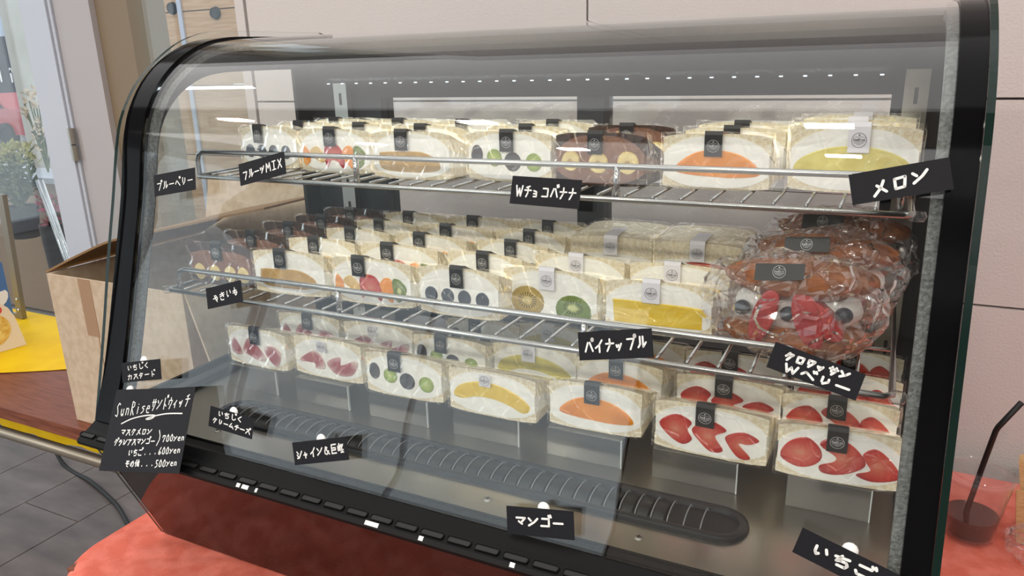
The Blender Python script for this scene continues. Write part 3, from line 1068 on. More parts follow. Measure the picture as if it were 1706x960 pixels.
DOME = [(-0.39, 0.32), (-0.34, 0.50), (-0.18, 0.68), (0.02, 0.72), (0.22, 0.65), (0.37, 0.48), (0.42, 0.28), (0.2, 0.22), (0.0, 0.23), (-0.2, 0.25)]
ARCH = [(-0.46, 0.36), (-0.38, 0.60), (-0.15, 0.75), (0.1, 0.73), (0.32, 0.58), (0.45, 0.36), (0.38, 0.20), (0.25, 0.30), (0.05, 0.40), (-0.18, 0.40), (-0.36, 0.30)]
BIGD = [(-0.46, 0.30), (-0.42, 0.50), (-0.22, 0.66), (0.02, 0.70), (0.24, 0.65), (0.42, 0.50), (0.45, 0.30), (0.25, 0.24), (-0.2, 0.24)]
ST1 = [(-0.45, 0.36), (-0.40, 0.62), (-0.27, 0.75), (-0.17, 0.62), (-0.14, 0.44), (-0.20, 0.28), (-0.32, 0.22)]
ST2 = [(-0.14, 0.66), (-0.06, 0.80), (0.08, 0.74), (0.19, 0.52), (0.18, 0.36), (0.04, 0.20), (-0.10, 0.18), (-0.13, 0.30), (-0.03, 0.40), (-0.02, 0.50)]
ST3 = [(0.20, 0.60), (0.28, 0.72), (0.38, 0.60), (0.47, 0.36), (0.44, 0.24), (0.28, 0.16), (0.16, 0.24), (0.26, 0.34), (0.23, 0.46)]
SU1 = [(-0.44, 0.52), (-0.30, 0.72), (-0.17, 0.62), (-0.20, 0.46), (-0.16, 0.30), (-0.24, 0.18), (-0.36, 0.30)]
SU2 = [(-0.14, 0.50), (0.0, 0.70), (0.14, 0.58), (0.05, 0.44), (0.12, 0.20), (0.02, 0.14), (-0.08, 0.30)]
SU3 = [(0.16, 0.48), (0.30, 0.60), (0.42, 0.50), (0.34, 0.40), (0.26, 0.38), (0.36, 0.16), (0.27, 0.12), (0.18, 0.32)]
RECT = [(-0.42, 0.22), (-0.43, 0.55), (-0.41, 0.62), (0.0, 0.61), (0.40, 0.58), (0.42, 0.50), (0.42, 0.22), (0.40, 0.18), (0.0, 0.17), (-0.40, 0.18)]
POT = [(-0.42, 0.26), (-0.42, 0.50), (-0.38, 0.56), (-0.1, 0.58), (0.15, 0.58), (0.32, 0.46), (0.38, 0.34), (0.36, 0.20), (0.1, 0.14), (-0.3, 0.16)]
KINDS = {
    'blueberry': [('blueberry', ell(x, 0.022, 0.0088, 0.0092), M_blueb) for x in (-0.036, -0.014, 0.008, 0.031)],
    'mix': [('orange_piece', frac([(-0.47, 0.3), (-0.44, 0.6), (-0.36, 0.45), (-0.36, 0.25), (-0.44, 0.14)]), M_orange),
            ('peach_piece', frac([(-0.36, 0.5), (-0.26, 0.6), (-0.18, 0.5), (-0.12, 0.3), (-0.2, 0.22), (-0.32, 0.36)]), M_peach),
            ('strawberry_piece', frac([(-0.13, 0.62), (0.05, 0.64), (0.14, 0.38), (0.12, 0.1), (0.04, 0.26), (-0.06, 0.28), (-0.12, 0.12), (-0.15, 0.3)]), M_straw),
            ('mango_piece', frac([(0.10, 0.44), (0.17, 0.62), (0.26, 0.60), (0.28, 0.4), (0.26, 0.1), (0.17, 0.22)]), M_mango),
            ('kiwi_piece', frac([(0.27, 0.60), (0.36, 0.62), (0.44, 0.46), (0.42, 0.26), (0.33, 0.12), (0.28, 0.3)]), M_kiwi)],
    'potato': [('sweet_potato_filling', frac(POT), M_potato)],
    'grape': [('black_grape', ell(-0.040, 0.029, 0.0078, 0.0112), M_grape), ('green_grape', ell(-0.018, 0.026, 0.0098, 0.0100), M_green),
              ('black_grape', ell(0.005, 0.022, 0.0108, 0.0110), M_grape), ('green_grape', ell(0.031, 0.022, 0.0102, 0.0104), M_green)],
    'banana': [('banana_slice', ell(-0.034, 0.025, 0.0112, 0.0112, lump=0.1, seed=1), M_banana), ('banana_slice', ell(-0.001, 0.024, 0.0116, 0.0116, lump=0.1, seed=2), M_banana),
               ('banana_slice', ell(0.033, 0.025, 0.0125, 0.0122, lump=0.1, seed=3), M_banana)],
    'cocoa': [('banana_slice', ell(x, 0.016, 0.010, 0.011, lump=0.1, seed=x * 90), M_banana) for x in (-0.036, -0.010, 0.016, 0.038)],
    'mango': [('mango_piece', frac(DOME), M_mango)],
    'melon': [('melon_piece', frac(BIGD), M_melon)],
    'yellowmelon': [('melon_piece', frac(ARCH), M_melony)],
    'greenmelon': [('melon_piece', frac(ARCH), M_melon)],
    'fig': [('fig_piece', frac([(-0.46, 0.34), (-0.40, 0.70), (-0.30, 0.46), (-0.26, 0.28), (-0.38, 0.22)]), M_fig), ('fig_piece', frac([(-0.26, 0.38), (-0.12, 0.76), (0.06, 0.48), (0.16, 0.22), (0.02, 0.16), (-0.14, 0.26)]), M_fig),
            ('fig_piece', frac([(0.12, 0.52), (0.26, 0.64), (0.42, 0.50), (0.38, 0.2), (0.32, 0.08), (0.20, 0.24)]), M_fig)],
    'figcheese': [('fig_piece', frac([(-0.44, 0.34), (-0.30, 0.56), (-0.16, 0.66), (-0.05, 0.44), (-0.04, 0.24), (-0.18, 0.2), (-0.2, 0.34)]), M_fig),
                  ('fig_piece', frac([(-0.02, 0.40), (0.10, 0.56), (0.20, 0.60), (0.20, 0.40), (0.40, 0.58), (0.46, 0.5), (0.36, 0.2), (0.18, 0.12), (0.06, 0.2)]), M_fig)],
    'kiwi': [('kiwi_slice', ell(-0.025, 0.018, 0.0195, 0.0175), M_gold), ('kiwi_slice', ell(0.026, 0.013, 0.0200, 0.0175, rot=-0.1), M_kiwi)],
    'pineapple': [('pineapple_piece', frac(RECT), M_pine)],
    'straw': [('strawberry_slice', frac(grow(ST1, 1.12)), M_straw), ('strawberry_slice', frac(grow(ST2, 1.12)), M_straw), ('strawberry_slice', frac(grow(ST3, 1.12)), M_straw)],
    'straw2': [('strawberry_slice', frac(grow(SU1, 1.12)), M_straw), ('strawberry_slice', frac(grow(SU2, 1.12)), M_straw), ('strawberry_slice', frac(grow(SU3, 1.12)), M_straw)],
    'plain': [],
    'plainred': [('strawberry_sliver', frac([(-0.1, 0.56), (0.1, 0.58), (0.46, 0.50), (0.46, 0.44), (0.2, 0.47), (-0.08, 0.53)]), M_straw)],
}


# printed round mark on the stickers: ring, dot, one word, two fine lines
def logo_mesh(name, mt):
    st = [[(0.0058 * math.cos(2 * math.pi * k / 28), 0.0058 * math.sin(2 * math.pi * k / 28)) for k in range(29)]]
    mb = ink(st, 0.00032)
    word = []
    for k, ch in enumerate('SunRise'):
        for g in glyph(ch):
            word.append([(-0.0047 + 0.00136 * k + gx * 0.00108, 0.0006 + (0.5 - gy) * 0.0022) for gx, gy in g])
    word += [[(0.0042, 0.0019), (0.0047, 0.0023)]]
    a = ink(word, 0.00038)
    b = ink([[(-0.0036, 0.0026), (0.0036, 0.0026)], [(-0.0042, -0.0013), (0.0042, -0.0013)], [(-0.0036, -0.0024), (0.0036, -0.0024)], [(-0.0018, -0.0034), (0.0018, -0.0034)]], 0.00026)
    c = ink([[(-0.0003, 0.0041), (0.0003, 0.0041)]], 0.0009)
    for q in (a, b, c):
        k = len(mb.v)
        mb.v += q.v
        mb.f += [[i + k for i in f] for f in q.f]
        mb.m += q.m
    # stand it up: local XZ plane facing -Y
    for v in mb.v:
        v.x, v.y, v.z = v.x, -v.z, v.y
    return mb.mesh(name, mt)


LOGO_W = logo_mesh('round_mark_white', M_ink_w)
LOGO_B = logo_mesh('round_mark_dark', M_ink_b)
TAPER = 0.46


def wedge(mb):
    """halved sandwiches are thick at the cut and pressed thin at the far edge"""
    for v in mb.v:
        v.z *= 1 - TAPER * min(max(v.y / SD, 0), 1.05)
    return mb


E_ = 0.0022     # film stands this far off the bread


def wrapper_mesh(seed, flat=False, w=SW, h=SH, d=SD):
    mb = MB()
    nx, ny, nz = 10, 5, 6
    X, Y, Z = w / 2 + E_, (-E_, d + E_), (0.0, h + E_)

    def dis(p):
        q = Vector(p)
        fx, fy, fz = q.x / X, (q.y - d / 2) / (d / 2 + E_), (q.z - h / 2) / (h / 2)
        k = noise.noise_vector(q * 55 + Vector((seed * 7.1, 0, 0))) * 0.0011
        k += noise.noise_vector(q * 140 + Vector((0, seed * 3.7, 0))) * 0.0005
        if q.z < 0.001:
            k.z = abs(k.z) * 0.2
        if abs(fx) > 0.85 and fz > 0.7 and fy > -0.5:
            k.z -= 0.004 * (abs(fx) - 0.85) / 0.15
        if fy < -0.97:
            k.y = -abs(k.y) * 0.4
        return q + k

    def grid(f, a, b):
        mb.loft([[dis(f(i / a, j / b)) for i in range(a + 1)] for j in range(b + 1)], False, 0, False)
    grid(lambda u, v: (-X + 2 * X * u, Y[0], Z[0] + (Z[1] - Z[0]) * v), nx, nz)
    grid(lambda u, v: (-X + 2 * X * u, Y[1], Z[0] + (Z[1] - Z[0]) * v), nx, nz)
    grid(lambda u, v: (-X + 2 * X * u, Y[0] + (Y[1] - Y[0]) * v, Z[1]), nx, ny)
    grid(lambda u, v: (-X, Y[0] + (Y[1] - Y[0]) * u, Z[0] + (Z[1] - Z[0]) * v), ny, nz)
    grid(lambda u, v: (X, Y[0] + (Y[1] - Y[0]) * u, Z[0] + (Z[1] - Z[0]) * v), ny, nz)
    # folded gussets at both ends
    for sx in (-1, 1):
        mb.loft([[(sx * (X + 0.0002), Y[0] + 0.001, 0.002), (sx * (X + 0.0012), d * 0.22, h * 0.30), (sx * (X + 0.0002), d * 0.5, h * 0.46)],
                 [(sx * (X + 0.0002), Y[0] + 0.001, h), (sx * (X + 0.0010), d * 0.24, h * 0.70), (sx * (X + 0.0002), d * 0.5, h * 0.54)]], False, 0, False)
    me = (mb if flat else wedge(mb)).mesh('film_wrapper', M_film, 50)
    return me


WRAPS = [wrapper_mesh(s) for s in range(4)]
FLATWRAP = wrapper_mesh(1, True)


def make_sandwich(kind, sticker, lx, seed):
    root = bpy.data.objects.new('fruit_sandwich', None)
    root.empty_display_size = 0.02
    COL.objects.link(root)
    brown = kind in ('banana', 'cocoa')
    bm_, cm_ = (M_cocoa, M_choc) if brown else (M_bread, M_cream)
    t0, t1, p = (0.0028, 0.0175, 3.0)
    if kind in ('plain', 'plainred'):
        t0, t1, p = 0.021, 0.024, 2.0
    if kind == 'cocoa':
        t0, t1 = 0.010, 0.014
    if kind == 'straw':
        t0 = 0.002
    wg = (lambda q: q) if kind in ('plain', 'plainred') else wedge
    top = MB().extrude(bread_profile(True, t0, t1, p), 0, SD, 0)
    bot = MB().extrude(bread_profile(False, t0 * 0.8, t1 * 0.72, p), 0, SD, 0)
    wg(top).build('bread_slice', bm_, root, 35)
    wg(bot).build('bread_slice', bm_, root, 35)
    n = 18
    a, b = [], []
    for k in range(n + 1):
        x = -SW / 2 + 0.001 + (SW - 0.002) * k / n
        q = abs(2 * x / SW)
        a.append((x, SH - 0.0035 * q ** 4 - (t0 + (t1 - t0) * q ** p) + 0.0003))
        b.append((x, 0.0025 * q ** 4 + t0 * 0.8 + (t1 * 0.72 - t0 * 0.8) * q ** p - 0.0003))
    cr = MB().extrude(a + b[::-1], -0.0006, SD - 0.002, 0)
    wg(cr).build('cream_filling', cm_, root, 35)
    rnd = random.Random(seed)
    for nm, out, mt in KINDS[kind]:
        MB().extrude([(x, max(z, 0.0025)) for x, z in out], -0.0014, 0.018, 0, 0.07).build(nm, mt, root, 35)
    link('film_wrapper', WRAPS[seed % 4] if wg is wedge else FLATWRAP, root)
    if sticker:
        hw = 0.0086
        lm_ = MB()
        if sticker == 'clear':
            sm_, lg = M_stick_w, LOGO_B
            hw = 0.0068
            path = [(-E_ - 0.0016, SH * 0.94), (-E_ - 0.0016, SH * 0.94 - 0.0145)]
        else:
            sm_, lg = (M_stick_b, LOGO_W) if sticker == 'b' else (M_stick_w, LOGO_B)
            path = [(0.026, SH + E_ + 0.0012), (0.004, SH + E_ + 0.0014), (-E_ - 0.0002, SH + E_ + 0.0008), (-E_ - 0.0016, SH + E_ - 0.003), (-E_ - 0.0016, SH - 0.0215)]
        th = 0.0003
        lm_.loft([[(lx - hw, y, z), (lx + hw, y, z), (lx + hw, y + th, z - th), (lx - hw, y + th, z - th)] for y, z in path])
        st = wg(lm_).build('sticker', sm_, root)
        lo = link('printed_mark', lg, st)
        lo.location = (lx, -E_ - 0.0019, SH - 0.0115 if sticker != 'clear' else SH * 0.94 - 0.0073)
    return root


protos = {}


def sandwich(kind, sticker, x, y, z, yaw=0.0, w=SW, h=SH, d=SD, lx=-0.004, label='', group='', tilt=0.0, seed=0):
    key = (kind, sticker, round(lx, 3), seed % 4)
    if key not in protos:
        protos[key] = make_sandwich(kind, sticker, lx, seed)
        o = protos[key]
    else:
        o = copy_tree(protos[key])
    o.location = (x, y, z + H)
    o.rotation_euler = (math.radians(-tilt), 0, math.radians(yaw))
    o.scale = (w / SW, d / SD, h / SH)
    tag(o, label, 'sandwich', group)
    return o


ORD = ['frontmost', 'second', 'third', 'fourth', 'rearmost']
PH = {'blueberry': 'blueberry cream', 'mix': 'mixed fruit', 'potato': 'sweet potato', 'grape': 'black and green grape', 'banana': 'brown cocoa banana', 'cocoa': 'dark cocoa bread', 'mango': 'mango',
      'melon': 'pale green melon', 'yellowmelon': 'melon', 'greenmelon': 'melon', 'fig': 'fig custard', 'figcheese': 'fig cream cheese', 'kiwi': 'two-colour kiwi', 'pineapple': 'pineapple',
      'straw': 'strawberry', 'straw2': 'strawberry', 'plain': 'plain-backed', 'plainred': 'plain-backed with red streak'}


def file_of(kind, sticker, xs_, ys_, z, shelf, ws, lx=-0.004, yaw=(0,), h=SH, d=SD, note='', stickers=None, tilt=0, kinds=None):
    n = len(ys_)
    for i, y in enumerate(ys_):
        kd = kinds[i] if kinds else kind
        x = xs_[i] if isinstance(xs_, (list, tuple)) else xs_
        pos = ORD[i] if i < n - 1 or n == 1 else ('rearmost' if n > 2 else 'second')
        lab = f'{PH[kind]} sandwich in clear film, {pos} in its {note}file on the {shelf}'
        if n == 1:
            lab = f'{PH[kind]} sandwich in clear film, alone in its {note}file on the {shelf}'
        sandwich(kd, (stickers[i] if stickers else sticker), x, y, z, yaw[i % len(yaw)], ws, h, d, lx, lab, f'wrapped sandwiches on the {shelf}', tilt, seed=i + int(abs(x) * 50))


UP, MI, LO = 'upper shelf', 'middle shelf', 'steel deck'
file_of('blueberry', 'b', [-0.745, -0.735, -0.725], [0.770, 0.840, 0.905], ZU, UP, 0.104, -0.016, (-4, 2, 0))
file_of('mix', 'b', [-0.622, -0.630, -0.620], [0.754, 0.824, 0.900], ZU, UP, 0.112, -0.004, (-2, 3, 1))
file_of('potato', 'b', [-0.497, -0.520, -0.505], [0.736, 0.812, 0.890], ZU, UP, 0.106, -0.010, (0, -2, 2))
file_of('grape', 'b', [-0.378, -0.390, -0.385], [0.752, 0.826, 0.896], ZU, UP, 0.102, -0.001, (1, 3, 0))
file_of('banana', 'b', [-0.272, -0.270], [0.752, 0.850], ZU, UP, 0.100, -0.004, (-3, 3), d=0.068)
file_of('mango', 'b', [-0.154, -0.150, -0.152], [0.760, 0.832, 0.902], ZU, UP, 0.104, -0.002, (2, 0, -1))
file_of('melon', 'w', [-0.031, -0.036, -0.034], [0.778, 0.846, 0.912], ZU, UP, 0.112, 0.004, (-1, 0, 1), h=0.063, d=0.060)

file_of('cocoa', 'b', [-0.748, -0.756, -0.749, -0.738, -0.732], [0.664, 0.732, 0.796, 0.854, 0.914], ZM, MI, 0.100, -0.002, (3, 0, -2, 2, 2), d=0.058)
file_of('potato', 'b', [-0.634, -0.640, -0.632, -0.628, -0.620], [0.664, 0.732, 0.796, 0.856, 0.918], ZM, MI, 0.104, -0.010, (4, 2, 0, -2, 1), d=0.058)
file_of('mix', 'b', [-0.516, -0.524, -0.518, -0.514, -0.506], [0.668, 0.736, 0.798, 0.858, 0.918], ZM, MI, 0.110, -0.014, (0, 2, -2, 1, 0), d=0.058)
file_of('blueberry', 'b', [-0.401, -0.406, -0.402, -0.406, -0.406], [0.668, 0.736, 0.800, 0.862, 0.922], ZM, MI, 0.100, 0.000, (-1, -3, -4, -2, 0), d=0.056)
file_of('kiwi', 'w', [-0.306, -0.300], [0.696, 0.764], ZM, MI, 0.108, -0.002, (-1, -2), d=0.060)
file_of('pineapple', 'w', [-0.189, -0.187], [0.692, 0.764], ZM, MI, 0.106, -0.006, (3, 1), d=0.060)
sandwich('plain', 'w', -0.297, 0.862, ZM, 2, 0.104, 0.055, 0.098, 0.002, 'plain-backed pale sandwich lying behind the kiwi sandwiches on the middle shelf', 'wrapped sandwiches on the middle shelf', seed=1)
sandwich('plainred', 'w', -0.192, 0.866, ZM, 0, 0.106, 0.055, 0.098, 0.002, 'plain-backed sandwich with a red streak behind the pineapple sandwiches on the middle shelf', 'wrapped sandwiches on the middle shelf', seed=2)

file_of('fig', 'b', [-0.738, -0.712], [0.697, 0.772], ZB, LO, 0.104, 0.0, (-1, 3), tilt=0)
file_of('figcheese', 'clear', [-0.622, -0.596], [0.702, 0.776], ZB, LO, 0.110, -0.006, (-1, 2))
file_of('grape', 'b', [-0.498, -0.478, -0.470], [0.692, 0.766, 0.842], ZB, LO, 0.108, -0.010, (1, -1, 2))
file_of('yellowmelon', 'clear', [-0.376, -0.366, -0.372], [0.688, 0.782, 0.856], ZB, LO, 0.110, -0.006, (0, 3, 0), stickers=['clear', 'w', 'w'], kinds=['yellowmelon', 'greenmelon', 'greenmelon'])
file_of('mango', 'b', [-0.257, -0.255, -0.250], [0.700, 0.774, 0.850], ZB, LO, 0.104, -0.002, (2, -1, 3))
file_of('straw2', 'b', [-0.133, -0.130, -0.138], [0.694, 0.770, 0.845], ZB, LO, 0.112, -0.004, (-1, 0, 1), note='left ')
file_of('straw', 'b', [-0.014, -0.019, -0.016, -0.015], [0.692, 0.762, 0.834, 0.905], ZB, LO, 0.108, -0.002, (3, 0, 0, 1), note='right ')

# acrylic risers the deck sandwiches stand on
for i, (x0, nm) in enumerate([(-0.790, 'fig custard'), (-0.670, 'fig cream cheese'), (-0.552, 'grape'), (-0.430, 'melon'), (-0.309, 'mango'), (-0.189, 'left strawberry'), (-0.056, 'right strawberry')]):
    r = thing('acrylic_riser', f'clear acrylic riser under the {nm} sandwiches on the steel deck', 'riser', (x0, 0.690, DZ + H + 0.0005), 'acrylic risers on the deck')
    w_ = 0.086 if x0 < -0.06 else 0.074
    hh = ZB - DZ - 0.0012
    MB().box(0, w_, 0, 0.002, 0, hh).build('front_plate', M_acryl, r)
    MB().box(w_ - 0.0008, w_ + 0.0004, -0.0004, 0.0024, 0, hh).build('plate_edge', M_acryledge, r)
    MB().box(0, w_, 0.002, 0.278, hh - 0.002, hh).build('top_plate', M_acryl, r)
    MB().box(0, w_, 0.276, 0.278, 0, hh - 0.002).build('back_plate', M_acryl, r)


# ------------------------------------------------------------------ bagged croissants
def croissant(x, y, z, yaw, lab, sc=1.0, seed=0, lift=0.0):
    r = thing('croissant_sandwich', lab, 'croissant', (x, y, z + H), 'bagged croissants at the right of the middle shelf', math.radians(yaw))

    def half(zc, rmax, flat):
        path, rad = [], []
        n = 34
        for k in range(n + 1):
            u = -1 + 2 * k / n
            path.append((u * 0.066, 0.030 + 0.020 * u * u, zc - 0.004 * u * u))
            rr = rmax * (1 - 0.62 * abs(u) ** 2.6)
            rr *= 1 + 0.055 * (abs(math.sin(u * 9.5)) - 0.5)
            rad.append(rr)
        mb = MB().tube(path, rad, 16)
        for v in mb.v:
            v.z = max(zc + (v.z - zc) * flat, 0.0008)
            v.y = 0.036 + (v.y - 0.036) * 1.15
        return mb
    half(0.017, 0.0285, 0.60).build('croissant_base', M_crois, r, True)
    half(0.075, 0.0300, 0.62).build('croissant_top', M_crois, r, True)
    MB().ball((0, 0.043, 0.045), 0.060, 0.038, 0.027, 22, 12, fn=lambda d: 1 + 0.07 * noise.noise(d * 4 + Vector((seed, 0, 0)))).build('whipped_cream', M_cream, r, True)
    for k, (sx, rot, hw, hh) in enumerate([(-0.026, 0.30, 0.0105, 0.026), (0.014, -0.30, 0.0125, 0.027), (0.027, -0.75, 0.0105, 0.022)]):
        out = smooth_loop([(-hw, 0.2 * hh), (-0.5 * hw, hh), (0.6 * hw, hh * 0.95), (hw, 0), (0.5 * hw, -hh), (-0.6 * hw, -0.8 * hh)], 4)
        out = [(sx + a * math.cos(rot) + b * math.sin(rot), 0.044 - a * math.sin(rot) + b * math.cos(rot)) for a, b in out]
        MB().extrude(out, -0.006 + 0.002 * k, 0.02, 0, 0.12).build('strawberry_slice', M_strawd, r, 40)
    for sx, sz in ((-0.048, 0.046), (-0.004, 0.047), (0.044, 0.049)):
        MB().ball((sx, 0.003 + 0.2 * abs(sx), sz), 0.0082, 0.0082, 0.0075, 14, 8).build('blueberry', M_blueb, r, True)
    # plastic bag, gathered to the left
    bg = MB()

    def bf(d):
        g = 1 + 0.10 * noise.noise(d * 2.2 + Vector((seed * 3.1, 1, 0))) + 0.06 * noise.noise(d * 6 + Vector((seed, 4, 0)))
        a = abs(noise.noise(d * 4.0 + Vector((seed * 1.7, 0, 2))))
        return g - 0.10 * a + (0.16 if d.x < -0.75 else 0)
    bg.ball((0.0, 0.036, 0.047), 0.083, 0.054, 0.056, 40, 24, fn=bf)
    for v in bg.v:
        v.z = max(v.z, 0.0006)
    bg.build('plastic_bag', M_bag, r, False)
    lb_ = MB().add([(-0.036, -0.006, 0.080), (0.008, -0.009, 0.085), (0.008, -0.003, 0.099), (-0.036, 0.0, 0.095)], [(0, 1, 2, 3)])
    v0 = [v.copy() for v in lb_.v]
    nn = (v0[1] - v0[0]).cross(v0[3] - v0[0]).normalized()
    lb_ = MB().loft([[v for v in v0], [v + nn * 0.0004 for v in v0]])
    st = lb_.build('sticker', M_stick_b, r)
    c = (v0[0] + v0[1] + v0[2] + v0[3]) / 4
    ex = (v0[1] - v0[0]).normalized()
    ey = nn.cross(ex)
    lo = link('printed_mark', LOGO_W, st)
    lo.matrix_local = Matrix(((ex.x, -nn.x, ey.x, c.x + nn.x * 0.0006), (ex.y, -nn.y, ey.y, c.y + nn.y * 0.0006), (ex.z, -nn.z, ey.z, c.z + nn.z * 0.0006), (0, 0, 0, 1)))
    r.scale = (sc, sc, sc)
    return r


croissant(-0.062, 0.668, ZM, 0, 'bagged croissant with strawberries and blueberries, nearest the glass on the middle shelf', 0.93, 1)
croissant(-0.050, 0.772, ZM, -3, 'bagged berry croissant, second from the glass on the middle shelf', 0.95, 2)
croissant(-0.044, 0.878, ZM, -6, 'bagged berry croissant farthest back on the middle shelf', 0.98, 3)

# ------------------------------------------------------------------ iced coffee and paper bags on the cloth
cup = thing('iced_coffee_cup', 'clear plastic cup of iced coffee with black straw right of the showcase', 'cup', (0.148, 1.054, LIN + 0.0025))
cup.scale = (0.93, 0.93, 0.98)
MB().lathe([(0.0005, 0.0), (0.030, 0.0), (0.0315, 0.003), (0.0445, 0.090), (0.0455, 0.091), (0.0440, 0.0915), (0.0305, 0.004), (0.0005, 0.003)], n=36).build('cup_body', M_cup, cup, 40)
MB().lathe([(0.0005, 0.0035), (0.0298, 0.0045), (0.0340, 0.032), (0.0005, 0.032)], n=32).build('coffee', M_coffee, cup, 40)
MB().lathe([(0.0470, 0.087), (0.0480, 0.090), (0.0478, 0.094), (0.0440, 0.0955), (0.0425, 0.0935), (0.036, 0.0935), (0.034, 0.096), (0.020, 0.097), (0.0185, 0.0945), (0.0005, 0.0945)], n=40).build('lid', M_cup, cup, 40)
MB().tube([(-0.010, 0.0, 0.012), (0.0035, -0.004, 0.112), (0.0105, -0.006, 0.160), (0.0125, -0.006, 0.166), (0.034, -0.006, 0.205)], 0.0038, 10).build('straw', M_cord, cup, True)

pb = thing('paper_bag', 'folded brown kraft paper bag standing at the right edge on the cloth', 'bag', (0.206, 1.06, LIN + 0.0025))
k_ = MB()
k_.loft([[(0, 0, 0), (0.10, 0.01, 0), (0.11, 0.07, 0), (0.01, 0.06, 0)], [(-0.006, 0.004, 0.06), (0.10, 0.012, 0.06), (0.11, 0.06, 0.06), (0.0, 0.052, 0.06)], [(-0.014, 0.012, 0.108), (0.10, 0.018, 0.112), (0.11, 0.04, 0.112), (-0.010, 0.036, 0.108)]])
k_.build('bag_body', M_kraftbag, pb)
MB().loft([[(-0.004, -0.006, 0.0), (0.09, 0.0, 0.0), (0.09, 0.003, 0.0), (-0.004, -0.003, 0)], [(-0.014, -0.004, 0.075), (0.09, 0.002, 0.078), (0.09, 0.005, 0.078), (-0.014, -0.001, 0.075)]]).build('front_flap', M_kraftbag, pb)
cb = MB().ball((0, 0, 0.028), 0.03, 0.022, 0.028, 24, 14, fn=lambda d: 1 + 0.25 * noise.noise(d * 3))
for v in cb.v:
    v.z = max(v.z, 0.0)
cb = cb.build('plastic_wrap', M_bag, None)
cb.location = (0.212, 1.012, LIN + 0.0025)
tag(cb, 'crumpled clear plastic wrap in front of the paper bag', 'wrap')

# ------------------------------------------------------------------ wooden table at the left
wt = thing('side_table', 'reddish wood folding table with tube frame left of the showcase', 'table', (-1.9, 0.98, 0))
MB().box(-0.95, 0.92, -0.213, 0.20, LIN - 0.025, LIN).build('tabletop', M_wood, wt)
MB().tube([(-0.95, -0.20, LIN - 0.068), (0.92, -0.20, LIN - 0.068)], 0.011, 10).build('frame_rail', M_tube, wt, True)
MB().tube([(-0.95, 0.17, LIN - 0.068), (0.92, 0.17, LIN - 0.068)], 0.011, 10).build('frame_rail', M_tube, wt, True)
for x in (-0.88, 0.88):
    for y in (-0.20, 0.17):
        MB().tube([(x, y, 0), (x, y, LIN - 0.025)], 0.012, 10).build('leg', M_tube, wt, True)
yc = MB()
rows_ = []
for i in range(33):
    x = -2.75 + 1.45 * i / 32
    row = []
    yfront = 0.865 + max(0, (x + 1.72)) * 0.62
    for j in range(15):
        y = yfront + (1.178 - yfront) * j / 14
        row.append((x, y, LIN + 0.0015 + 0.004 * max(0, noise.noise(Vector((x * 5, y * 16, 1))))))
    row += [(x, 1.190, LIN - 0.004), (x, 1.194, LIN - 0.05), (x, 1.196 + 0.008 * math.sin(x * 30), LIN - 0.40 - 0.02 * math.sin(x * 5))]
    rows_.append(row)
yc.loft(rows_, False, 0, False)
yc = yc.build('yellow_cloth', M_yellow, None, True)
tag(yc, 'yellow vinyl cloth on the wooden table, hanging over its far edge', 'tablecloth')

# big open cardboard box
bx = thing('cardboard_box', 'open brown cardboard box standing on the wooden table beside the showcase', 'box', (-1.329, 0.792, LIN + 0.001))
BW, BD, BH = 0.342, 0.36, 0.287
T = 0.004
MB().box(0, BW, 0, T, 0, BH).build('front_wall', M_kraft, bx)
MB().box(0, BW, BD - T, BD, 0, BH).build('back_wall', M_kraft, bx)
MB().box(0, T, T, BD - T, 0, BH).build('left_wall', M_kraft, bx)
MB().box(BW - T, BW, T, BD - T, 0, BH).build('right_wall', M_kraft, bx)
MB().box(T, BW - T, T, BD - T, 0, T).build('bottom', M_kraft_in, bx)
fl = [on_y(u, v, y) for u, v, y in ((77, 455, 0.80), (135, 425, 0.83), (190, 402, 0.86), (280, 383, 0.90), (360, 366, 0.935), (440, 350, 0.97))]
fl = smooth_path([(q.x + 1.329, q.y - 0.792, q.z + H - LIN - 0.001) for q in fl], 4)
MB().loft([[(q.x, q.y, q.z), (q.x, BD - 0.003, q.z), (q.x, BD - 0.003, q.z + 0.004), (q.x, q.y, q.z + 0.004)] for q in fl]).build('left_flap', M_kraft_in, bx)
MB().loft([[(0.002, BD - T, BH), (BW - 0.002, BD - T, BH), (BW - 0.002, BD, BH), (0.002, BD, BH)], [(0.002, BD + 0.03, BH + 0.13), (BW - 0.002, BD + 0.03, BH + 0.10), (BW - 0.002, BD + 0.034, BH + 0.10), (0.002, BD + 0.034, BH + 0.13)]]).build('back_flap', M_kraft, bx)
MB().loft([[(BW - 0.002, 0.004, BH), (BW - 0.002, BD - 0.004, BH), (BW + 0.002, BD - 0.004, BH), (BW + 0.002, 0.004, BH)], [(BW + 0.052, 0.004, BH - 0.17), (BW + 0.052, BD - 0.004, BH - 0.17), (BW + 0.056, BD - 0.004, BH - 0.17), (BW + 0.056, 0.004, BH - 0.17)]]).build('right_flap', M_kraft, bx)
MB().box(0.085, 0.117, -0.0006, 0.0, BH - 0.105, BH).build('tape_strip', M_tape, bx)
MB().box(0.112, 0.114, -0.0004, 0, 0.0, BH - 0.02).build('seam', M_kraft_in, bx)

